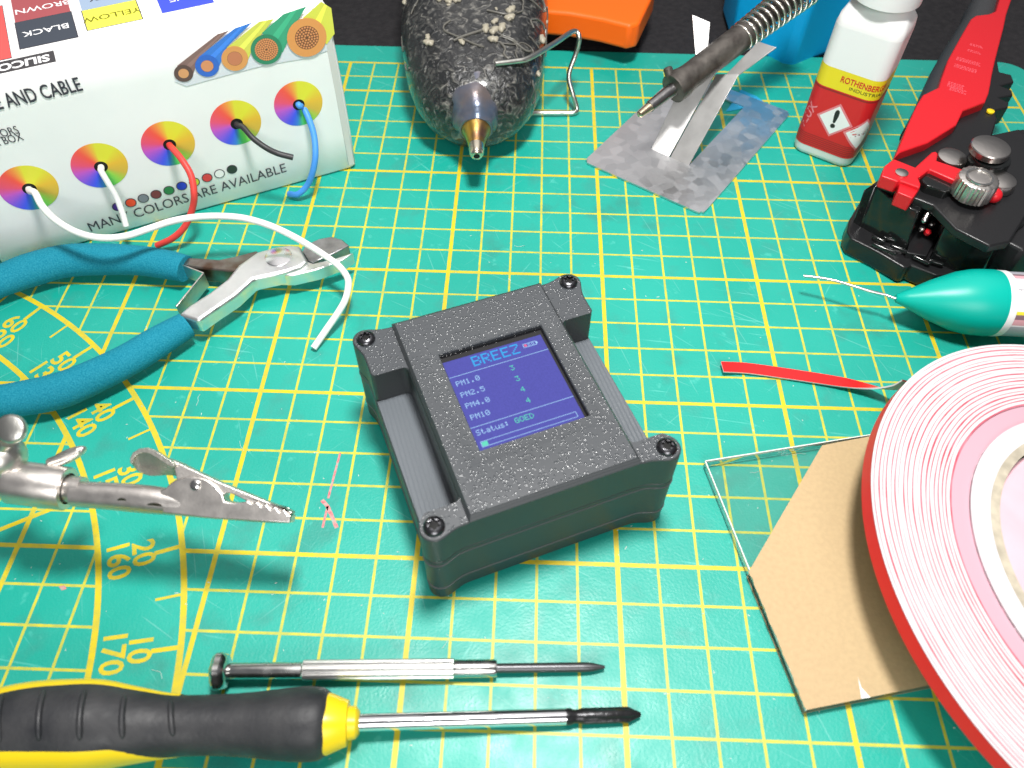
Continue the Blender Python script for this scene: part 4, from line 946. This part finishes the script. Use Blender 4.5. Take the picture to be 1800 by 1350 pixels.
for k in range(5): wtext('/', .3, SC + 1.0 + k * .1, 1.42 + .06 * (k % 2), 4, bold=.01, off=.024, rot=-.9)
wtext('FLUX', .42, S_L - .22, 1.55, 5, rot=1.35, bold=.01)
mb.build('label', lm, bot, smooth=40)

# ================================================================== wire stripper
ws = thing('wire_stripper', 'black and red automatic wire stripper with steel knobs and toothed grip', 'wire stripper', W(1650, 330, 0))
Z5 = lambda x, y: (1340 + x / 3.46, 230 + y / 3.46); Z4 = lambda x, y: (1360 + x / 4.09, y / 4.09); H6 = lambda x, y: (1560 + x / 6.75, y / 6.75)
def wpts(pts, f, z): return [W(*f(x, y), z) for x, y in pts]
def wprism(pts, f, zt, zb, name, m, par=ws, bev=.05, bseg=3):
    q = wpts(pts, f, zt); return MB().prism([(p.x, p.y) for p in q], zb, zt).build(name, m, par, bevel=bev, bseg=bseg)
base = [(516, 600), (535, 510), (600, 400), (640, 350), (900, 300), (1400, 250), (1592, 420), (1560, 560), (1490, 760), (1440, 810), (1340, 825), (1080, 800), (890, 790), (700, 690), (560, 640)]
wprism([(516, 610), (528, 540), (600, 420), (760, 380), (1100, 420), (1500, 450), (1600, 560), (1530, 700), (1450, 820), (1330, 850), (1060, 880), (905, 815), (890, 830), (860, 830), (700, 735), (540, 655)], Z5, .72, .06, 'lower_frame', M_black, bev=.06)
def frust(tp_, zt, bp2, zb, name, m, bev=.06):
    T = wpts(tp_, Z5, zt); B2_ = [W(*Z5(*b), zb) if b else V(t.x, t.y, zb) for b, t in zip(bp2, T)]
    return MB().loft([B2_, T]).build(name, m, ws, bevel=bev, bseg=3, smooth=25)
frust([(625, 352), (690, 330), (800, 428), (950, 492), (1060, 372), (900, 240), (740, 270)], 2.05, [(548, 560), (600, 590), (730, 668), (868, 745), None, None, None], .70, 'jaw_block', M_black_gloss)
frust([(1108, 582), (1300, 668), (1420, 690), (1600, 560), (1620, 400), (1300, 330), (1180, 460)], 2.05, [(1008, 790), (1180, 860), (1345, 862), (1470, 790), None, None, (1070, 640)], .70, 'jaw_block', M_black_gloss)
# ledges with glossy rims
for a, b in (((680, 690), (805, 745)), ((790, 700), (880, 738)), ((925, 765), (1010, 805)), ((1020, 790), (1090, 812)), ((680, 645), (735, 672)), ((745, 650), (800, 665))):
    p, q = wpts([a, b], Z5, .86); MB().tube([p, q], .07, 10, round_end=True).build('jaw_rib', M_black_gloss, ws, smooth=60)
wprism([(940, 500), (1090, 380), (1180, 470), (1090, 590), (1000, 760), (880, 740)], Z5, .95, .3, 'jaw_slot', M_black, bev=.03)
p, q = W(*Z5(1092, 352), 2.35), W(*Z5(985, 545), 1.75); MB().tube([p, q], .10, 16, round_end=True).build('push_rod', M_white_metal, ws)
wprism([(1150, 425), (1225, 440), (1205, 560), (1120, 530)], Z5, 1.6, .9, 'adjuster_block', M_nickel, bev=.03)
p = W(*Z5(1000, 622), 1.15); MB().lathe(p, p + V(0, -.4, 1), [(0, .1), (.12, .1), (.18, .04)], 14).build('red_pin', M_red, ws)
for x, y in ((965, 600), (1025, 575), (975, 455)):
    p = W(*Z5(x, y), 1.2); MB().lathe(p, p + V(0, -.3, 1), [(0, .09), (.1, .09), (.14, .05)], 14).build('small_pin', M_nickel, ws)
# upper body
F = lambda x, y: (x, y)
wprism([(1546, 318), (1562, 292), (1590, 268), (1640, 250), (1690, 205), (1712, 184), (1738, 182), (1754, 208), (1745, 236), (1792, 226), (1840, 280), (1815, 360), (1775, 425), (1740, 432), (1680, 402), (1640, 360), (1600, 345)], F, 2.3, 2.0, 'upper_plate', M_black, bev=.06)
wprism([(1700, 205), (1722, 100), (1740, 60), (1752, 100), (1757, 126), (1778, 131), (1783, 144), (1758, 150), (1779, 158), (1781, 167), (1755, 171), (1774, 180), (1772, 189), (1750, 193), (1752, 214), (1735, 240), (1690, 262)], F, 2.0, 1.3, 'toothed_grip', M_black, bev=.05)
wprism([(1640, 250), (1745, 236), (1800, 225), (1860, 260), (1900, 420), (1800, 440), (1760, 420)], F, 1.9, .5, 'rear_frame', M_black, bev=.1)
p = W(*Z4(1556, 805), 2.32); MB().lathe(p, p + V(0, 0, 1), [(0, .13), (.05, .13), (.07, .1)], 20).build('yellow_dot', M_yelp, ws)
# discs and knob
def wdisc(x, y, z, r, h, name, m, knurl=0.0):
    p = W(*Z5(x, y), z); MB().lathe(p - V(0, 0, h), p, [(0, r), (h * .8, r), (h * .95, r * .96), (h, r * .88), (h + .03, r * .4)], 60, fn=(lambda a, t: 1 + (knurl * (1 if int(a * 60 / (2 * PI)) % 2 else 0))) if knurl else None).build(name, m, ws, smooth=30)
M_disc = mat('turned steel', (.55, .52, .49), .28, 1.0, bump=.1, bscale=600)
wdisc(1395, 92, 3.15, .60, .22, 'pivot_disc', M_disc); wdisc(1395, 150, 2.85, .62, .5, 'pivot_base', M_black_gloss)
wdisc(1160, 152, 2.62, .46, .3, 'rivet_disc', M_disc); wdisc(1458, 290, 2.65, .46, .32, 'rivet_disc', M_disc)
wdisc(1322, 282, 3.1, .58, .62, 'adjuster_knob', M_nickel, .05)
p = W(*Z5(1322, 282), 3.14); MB().lathe(p, p + V(0, 0, 1), [(-.02, .40), (.03, .40), (.03, .34), (-.02, .33)], 40, caps=(False, False)).build('knob_ring', M_white_metal, ws)
p = W(*Z5(1408, 392), 2.5); MB().lathe(p - V(0, 0, .2), p + V(0, 0, .1), [(.2 - .22 * math.cos(t * PI / 10), .02 + .22 * math.sin(t * PI / 10)) for t in range(11)], 20).build('red_button', M_red, ws, smooth=60)
wprism([(722, 272), (745, 210), (800, 168), (930, 220), (1030, 128), (1058, 122), (1070, 140), (1062, 180), (1240, 240), (1222, 330), (1172, 302), (1018, 232), (950, 285), (965, 320), (960, 345), (840, 300), (826, 308)], Z5, 2.75, 2.3, 'red_lever', M_red, bev=.05)
wprism([(842, 302), (962, 345), (915, 410), (822, 372)], Z5, 2.62, 2.1, 'red_stop', M_red, bev=.04)
wprism([(962, 292), (1020, 240), (1178, 300), (1180, 345), (1120, 370), (1000, 330)], Z5, 2.6, 2.1, 'lever_insert', M_black_gloss, bev=.05)
p = W(*Z5(848, 256), 2.77); MB().lathe(p - V(0, 0, .05), p, [(0, .2), (.08, .2), (.1, .15)], 24).build('lever_screw', M_disc, ws)
# handle: dark core + red shell
def hloft(L_, R_, f, zt, zb, name, m, bul=.25):
    secs = []
    for (a, b) in zip(L_, R_):
        A_, B_ = W(*f(*a), zt), W(*f(*b), zt); c = (A_ + B_) / 2; hv = (B_ - A_) / 2
        secs.append([c + hv * sp(math.cos(t), 2.6) + V(0, 0, (zb - zt) / 2) + V(0, 0, (zt - zb) / 2 * sp(math.sin(t), 2.2)) for t in (2 * PI * k / 28 for k in range(28))])
    return MB().loft(secs).build(name, m, ws, smooth=60)
M_hgrey = mat('dark grey rubber', (.045, .047, .05), .55, bump=.15, bscale=900)
hloft([(1130, -260), (980, 0), (960, 80), (700, 500), (580, 710), (450, 1000), (400, 1120), (250, 1400)], [(1560, -260), (1480, 0), (1440, 100), (1300, 500), (1270, 710), (1240, 900), (1220, 1100), (1000, 1330)], H6, 2.25, .9, 'handle', M_hgrey)
RL = [(1400, -280), (1325, 0), (1285, 130), (1200, 165), (1050, 182), (990, 225), (850, 470), (720, 705), (640, 930), (605, 1035), (520, 1075), (420, 1125), (350, 1240), (240, 1480), (130, 1760), (90, 1860)]
RR = [(1560, -280), (1470, 0), (1425, 130), (1410, 180), (1400, 230), (1380, 330), (1320, 560), (1270, 760), (1240, 900), (1225, 1000), (1205, 1100), (1160, 1210), (900, 1310), (820, 1480), (480, 1690), (160, 1800)]
q = [W(*H6(*p), 2.62) for p in RL] + [W(*H6(*p), 2.62) for p in RR[::-1]]
mb = MB(); mb.prism([(p.x, p.y) for p in q], 1.9, 2.62); rh = mb.build('red_grip', M_red, ws, bevel=.2, bseg=5)
mb = MB(); mb.flat2d = True; rd = (W(*H6(1200, 300), 2.63) - W(*H6(800, 1200), 2.63)).normalized(); rn = V(-rd.y, rd.x, 0); rndt = random.Random(5)
for (x, y), ln, n_rows in (((1050, 540), .42, 2), ((1020, 610), .42, 2), ((960, 720), .8, 3), ((925, 800), .75, 3), ((810, 1000), .5, 4), ((830, 1060), .5, 3)):
    c = W(*H6(x, y), 2.626)
    for k in range(n_rows):
        a = c + rd * (-.09 * k); t_x = -ln / 2
        while t_x < ln / 2:
            w_ = rndt.uniform(.03, .09); p = a - rn * t_x; mb.poly([p, p - rn * w_, p - rn * w_ + rd * .055, p + rd * .055]); t_x += w_ + .03
mb.build('moulded_marking', mat('pink marking', (.80, .10, .13), .4), rh, smooth=0)

# ================================================================== solder dispenser tube
sd_ = thing('solder_tube', 'solder dispenser tube with teal cone cap and striped label', 'solder dispenser', W(1750, 560, 0))
C0 = W(1574, 524, 1.02); C1 = W(1748, 533, 1.04); cd = (C1 - C0).normalized(); CL = (C1 - C0).length
M_cone = mat('teal plastic', (.0, .40, .32), .35, spec=.4)
mb = MB(); mb.lathe(C0, C1, [(0, .10), (.02, .13), (.3, .26), (CL * .34, .60), (CL * .58, .88), (CL * .72, .97), (CL * .80, .99), (CL * .93, 1.0), (CL, .97)], 64); mb.build('cone_cap', M_cone, sd_, smooth=60)
lab_m = [mat('tube label white', (.82, .80, .81), .3), mat('tube stripe pink', (.66, .36, .40), .3), mat('tube stripe yellow', (.78, .70, .05), .3), mat('tube stripe grey', (.45, .45, .50), .3), mat('tube stripe dark', (.22, .14, .16), .3)]
mb = MB(); n = 120; u_ = (V(0, 0, 1) - cd * cd.z).normalized(); w_ = cd.cross(u_); E1 = C1 + cd * 9; w_ = w_ if w_.y < 0 else -w_
def tube_mat(deg):      # 0 = top, + toward the viewer
    for a, b, m in ((0, 56, 0), (56, 63, 2), (63, 71, 4), (71, 84, 1), (84, 88, 0), (88, 135, 3), (-5, 0, 0), (-16, -5, 1), (-22, -16, 4), (-60, -22, 3)):
        if a <= deg < b: return m
    return 0
for k in range(n):
    a0, a1 = 2 * PI * k / n - PI, 2 * PI * (k + 1) / n - PI; m_ = tube_mat(math.degrees((a0 + a1) / 2))
    f = lambda c, a: c + (u_ * math.cos(a) + w_ * math.sin(a)) * .96
    mb.add([f(C1 - cd * .03, a0), f(E1, a0), f(E1, a1), f(C1 - cd * .03, a1)], [[0, 1, 2, 3]], m_)
mb.build('label_sleeve', lab_m, sd_, smooth=60)
mb = MB(); mb.lathe(C1 - cd * .08, C1 + cd, [(0, .93), (.02, .99), (.22, .985), (.24, .965)], 64, caps=(False, False)); mb.build('clear_rim', M_white, sd_)
mb = MB(); mb.flat2d = True
def tb_pt(x, y): return C1 + cd * x + (u_ * math.cos(y / .96 ) + w_ * math.sin(y / .96)) * .972
vs, fs = text_geo('RS', .55, .0); mb.add([tb_pt(1.0 + x, .33 - y) for x, y in vs], fs)
mb.add([tb_pt(.15, .30), tb_pt(2.5, .30), tb_pt(2.5, .325), tb_pt(.15, .325)], [[0, 1, 2, 3]])
mb.build('sleeve_lettering', mat('grey ink', (.25, .25, .27), .4), sd_, smooth=0)
wp = [C0 + cd * .15, C0 - cd * .05] + [W(x, y, z) for x, y, z in ((1555, 518, 1.0), (1530, 512, 1.02), (1500, 503, 1.02), (1470, 494, 1.0), (1445, 489, .95), (1413, 485, .86))]
MB().tube(smoothpath(wp, 5), .045, 10).build('solder_wire', mat('tin wire', (.72, .71, .69), .3, 1.0), sd_, smooth=60)

# ================================================================== acrylic offcut with backing paper
ap = thing('acrylic_sheet', 'clear acrylic offcut half covered by brown backing paper', 'sheet', W(1380, 1020, 0))
acA, acB, acC = W(1240, 810, .34), W(1418, 1248, .34), W(1632, 1205, .34)
ed = (acC - acB).normalized(); acD = acA + ed * 6.4; acC2 = acB + ed * 6.4
M_acr = mat('clear acrylic', (.93, .97, .96), .03, trans=1.0, ior=1.05)
mb = MB(); mb.prism([(p.x, p.y) for p in (acA, acB, acC2, acD)], .05, .33)
nt = M_acr.node_tree; o_ = nt.nodes['Material Output']; tr = nt.nodes.new('ShaderNodeBsdfTransparent'); gl = nt.nodes.new('ShaderNodeBsdfGlossy'); fr = nt.nodes.new('ShaderNodeFresnel'); ms = nt.nodes.new('ShaderNodeMixShader')
tr.inputs[0].default_value = (.955, .97, .965, 1); gl.inputs['Roughness'].default_value = .05; fr.inputs['IOR'].default_value = 1.4
nt.links.new(fr.outputs[0], ms.inputs[0]); nt.links.new(tr.outputs[0], ms.inputs[1]); nt.links.new(gl.outputs[0], ms.inputs[2]); nt.links.new(ms.outputs[0], o_.inputs['Surface'])
acr = mb.build('acrylic', M_acr, ap, smooth=0)
M_edge = mat('acrylic edge highlight', (.78, .80, .72), .4)  # pale strips paint the bright highlight along the acrylic edges
mb = MB()
for a, b in ((acA, acB), (acA, acD)):
    t = (b - a).normalized(); n = V(-t.y, t.x, 0) * .014
    mb.loft([[V(q.x, q.y, 0) + s * n + V(0, 0, z) for s, z in ((-1, .25), (1, .25), (1, .336), (-1, .336))] for q in (a, b)])
mb.build('edge_highlight', M_edge, ap, smooth=0)
kraft = mat('brown kraft paper', (.52, .375, .205), .72, bump=.25, bscale=1100, var=.08, vscale=900, detail=8)
pe = [W(1445, 783, .35), W(1318, 1005, .35)]; kq = [pe[0], pe[1], V(acB.x, acB.y, .35), V(acC2.x, acC2.y, .35), V(acD.x, acD.y, .35)]
rndk = random.Random(2); edgep = []
for k in range(40): 
    p = pe[1].lerp(V(acB.x, acB.y, .35), k / 40); edgep.append(p - ed * rndk.uniform(0, .035))
kk = [pe[0]] + edgep + kq[2:]
mb = MB(); mb.prism([(p.x, p.y) for p in kk], .338, .352); mb.build('backing_paper', kraft, ap, smooth=0)
mb = MB(); mb.prism([(p.x, p.y) for p in [pe[1], V(acB.x, acB.y, 0), V(acC2.x, acC2.y, 0), V(acD.x, acD.y, 0) , pe[0]]], .02, .045); mb.build('backing_paper', kraft, ap, smooth=0)
q = [W(*p, .355) for p in ((1508, 1190), (1514, 1208), (1530, 1226), (1514, 1228), (1512, 1212))]
mb = MB(); mb.poly(q); mb.flat2d = True; mb.build('torn_spot', M_white, ap, smooth=0)

# ================================================================== roll of double-sided tape
rl = thing('tape_roll', 'big roll of red and white double-sided foam tape', 'tape roll', V(12.05, -10.46, 0))
pa_, pb_, pz = -.175, .02, 3.66
RN = V(-pa_, -pb_, 1).normalized(); RX = V(1, 0, pa_).normalized(); RX = (RX - RN * RX.dot(RN)).normalized(); RY = RN.cross(RX)
RCn = V(12.05, -10.46, pz + pa_ * 12.05 - pb_ * 10.46 * 1)
RO = 6.72; TW = .42
def rp(r, a, d=0.0): return RCn + RX * (r * math.cos(a)) + RY * (r * math.sin(a)) + RN * d
M_tred = mat('red tape liner', (.93, .012, .014), .4); M_tw = mat('white foam', (.66, .63, .64), .5, var=.06, vscale=150); M_tp = mat('pink layer edge', (.50, .07, .11), .5, var=.5, vscale=120, col2=(.62, .22, .27)); M_tpk = mat('pink paper', (.60, .36, .42), .55)
N = 220
rng_ = random.Random(4)
mb = MB(); mb.loft([[rp(RO, 2 * PI * k / N, -TW) for k in range(N)], [rp(RO, 2 * PI * k / N, -.015) for k in range(N)]], 0, (False, False)); mb.build('liner', M_tred, rl, smooth=60)
rings = []; r = RO; i = 0
layers = []
while r > 4.85:
    w = rng_.uniform(.055, .105); g_ = rng_.choice((.018, .022, .03, .04)); layers.append((r, w, g_)); r -= w + g_
mb = MB()
wob = [[sum(rng_.uniform(-1, 1) * math.sin(h_ * 2 * PI * k / N + rng_.random() * .0) for h_ in (2, 3, 5, 7)) * .004 for k in range(N)] for _ in layers]
ph = [[rng_.uniform(0, 6.28) for _ in range(4)] for _ in layers]
def wb_(li, k): a = 2 * PI * k / N; return sum(math.sin(h_ * a + ph[li][j]) for j, h_ in enumerate((2, 5, 11, 23))) * .0035
rowsv = []
for li, (r, w, g_) in enumerate(layers):
    rowsv.append(([rp(r + wb_(li, k) * (0 if li == 0 else 1), 2 * PI * k / N, 0) for k in range(N)], 0))
    rowsv.append(([rp(r - w + wb_(li, k), 2 * PI * k / N, .0) for k in range(N)], 1))
rowsv.append(([rp(4.76, 2 * PI * k / N, 0) for k in range(N)], 0))
vs = [p for row, _ in rowsv for p in row]; mb.v = [Vector(p) for p in vs]
for i in range(len(rowsv) - 1):
    m_ = 0 if i % 2 == 0 else 1
    for k in range(N): mb.f.append([i * N + k, i * N + (k + 1) % N, (i + 1) * N + (k + 1) % N, (i + 1) * N + k]); mb.m.append(m_)
mb.build('wound_tape', [M_tw, M_tp], rl, smooth=60)
mb = MB(); mb.loft([[rp(r_, 2 * PI * k / N, d_) for k in range(N)] for r_, d_ in ((4.76, 0), (4.76, -.05), (4.30, -.05), (4.30, .0))], 0, (False, False)); mb.build('pink_inner_layer', M_tpk, rl, smooth=30)
mb = MB(); mb.loft([[rp(r_, 2 * PI * k / N, d_) for k in range(N)] for r_, d_ in ((4.30, -.3), (4.30, .02), (3.82, .02), (3.82, -.2))], 0, (False, False)); mb.build('white_inner_layer', M_tw, rl, smooth=30)
mb = MB(); mb.loft([[rp(r_, 2 * PI * k / N, d_) for k in range(N)] for r_, d_ in ((3.82, -TW), (3.82, .03), (3.60, .03), (3.60, -TW), (3.82, -TW))], 0, (False, False)); mb.build('cardboard_core', mat('grey board', (.55, .49, .38), .8, bump=.6, bscale=400, var=.3, vscale=300), rl, smooth=30)
mb = MB(); mb.loft([[rp(r_, 2 * PI * k / N, d_) for k in range(N)] for r_, d_ in ((RO, -TW), (3.6, -TW))], 0, (False, False)); mb.build('underside', M_tw, rl, smooth=30)
# pink box the roll leans on, seen through the core
# (a low pink card block under the roll)
pk = thing('pink_block', 'pink card block under the tape roll seen through its core', 'block', V(11.6, -10.4, 0))
q = [rp(3.57, a, 0) for a in (2 * PI * k / 48 for k in range(48))]
mb = MB(); secs = [[V(p.x - .25, p.y, z0_) for p in q] for z0_ in (.36,)] + [[p - RN * .22 for p in q]]
mb.loft(secs); mb.build('block_body', mat('pink card', (.80, .50, .56), .5, var=.1, vscale=100), pk, smooth=30)
# loose tape tail
tail = [(1269, 646), (1310, 648), (1370, 656), (1430, 665), (1480, 673), (1520, 680), (1548, 684), (1575, 682), (1596, 672)]
zs = [.16, .08, .07, .08, .12, .24, .42, .75, 1.15]; tw = [0, 0, 0, .02, .10, .45, .75, .92, 1.0]
path = [W(x, y, z) for x, y, z in [(a[0], a[1], b) for a, b in zip(tail, zs)]]
P2 = smoothpath(path, 5); T2 = smoothvals(tw, 5); mb = MB(); secs = []; hw_ = .19
for i, p in enumerate(P2):
    t = (P2[min(i + 1, len(P2) - 1)] - P2[max(i - 1, 0)]).normalized(); sidev = V(0, 0, 1).cross(t).normalized(); upv = t.cross(sidev)
    a = -T2[i] * PI / 2 * .62; X = sidev * math.cos(a) + upv * math.sin(a); Nn = t.cross(X) if t.cross(X).z > 0 or a > .5 else -t.cross(X); Nn = (upv * math.cos(a) - sidev * math.sin(a))
    secs.append([p - X * hw_, p + X * hw_, p + X * hw_ + Nn * .045, p - X * hw_ + Nn * .045])
n4 = len(secs); vs = [q for s in secs for q in s]; fs = []; ms = []
mb.v = vs
for i in range(n4 - 1):
    for j in range(4):
        a, b = i * 4 + j, i * 4 + (j + 1) % 4; mb.f.append([a, b, b + 4, a + 4]); mb.m.append(0 if j == 2 else 1)
mb.f.append([0, 1, 2, 3]); mb.m.append(1)
mb.build('loose_tape_end', [M_tred, M_tw], rl, smooth=30)

# ================================================================== crumbs and hairs on the mat
rnd = random.Random(21); mb = MB()
for k in range(260):
    x, y = rnd.uniform(20, 1780), rnd.uniform(380, 1340); p = W(x, y, .006); r = rnd.uniform(.006, .018)
    a = rnd.uniform(0, 6.28); l = rnd.uniform(1, 3) if rnd.random() < .3 else 1
    mb.add([p + V(math.cos(a + t), math.sin(a + t) , 0) * r + V(math.cos(a), math.sin(a), 0) * (r * l * (1 if abs(t) < 1.3 else -1)) + V(0, 0, .0) for t in (0, 1.2, 2.4, 3.6, 4.9)] + [p + V(0, 0, r * .8)], [[0, 1, 5], [1, 2, 5], [2, 3, 5], [3, 4, 5], [4, 0, 5]])
for k in range(14):
    p = W(rnd.uniform(100, 1700), rnd.uniform(420, 1330), .012); a = rnd.uniform(0, 6.28); pts = [p]
    for j in range(4): a += rnd.uniform(-.7, .7); pts.append(pts[-1] + V(math.cos(a), math.sin(a), 0) * rnd.uniform(.06, .13))
    mb.tube(smoothpath(pts, 3), .006, 5)
du_ = mb.build('dust', mat('pale dust', (.55, .66, .60), .8), None, smooth=0); du_['kind'] = 'stuff'
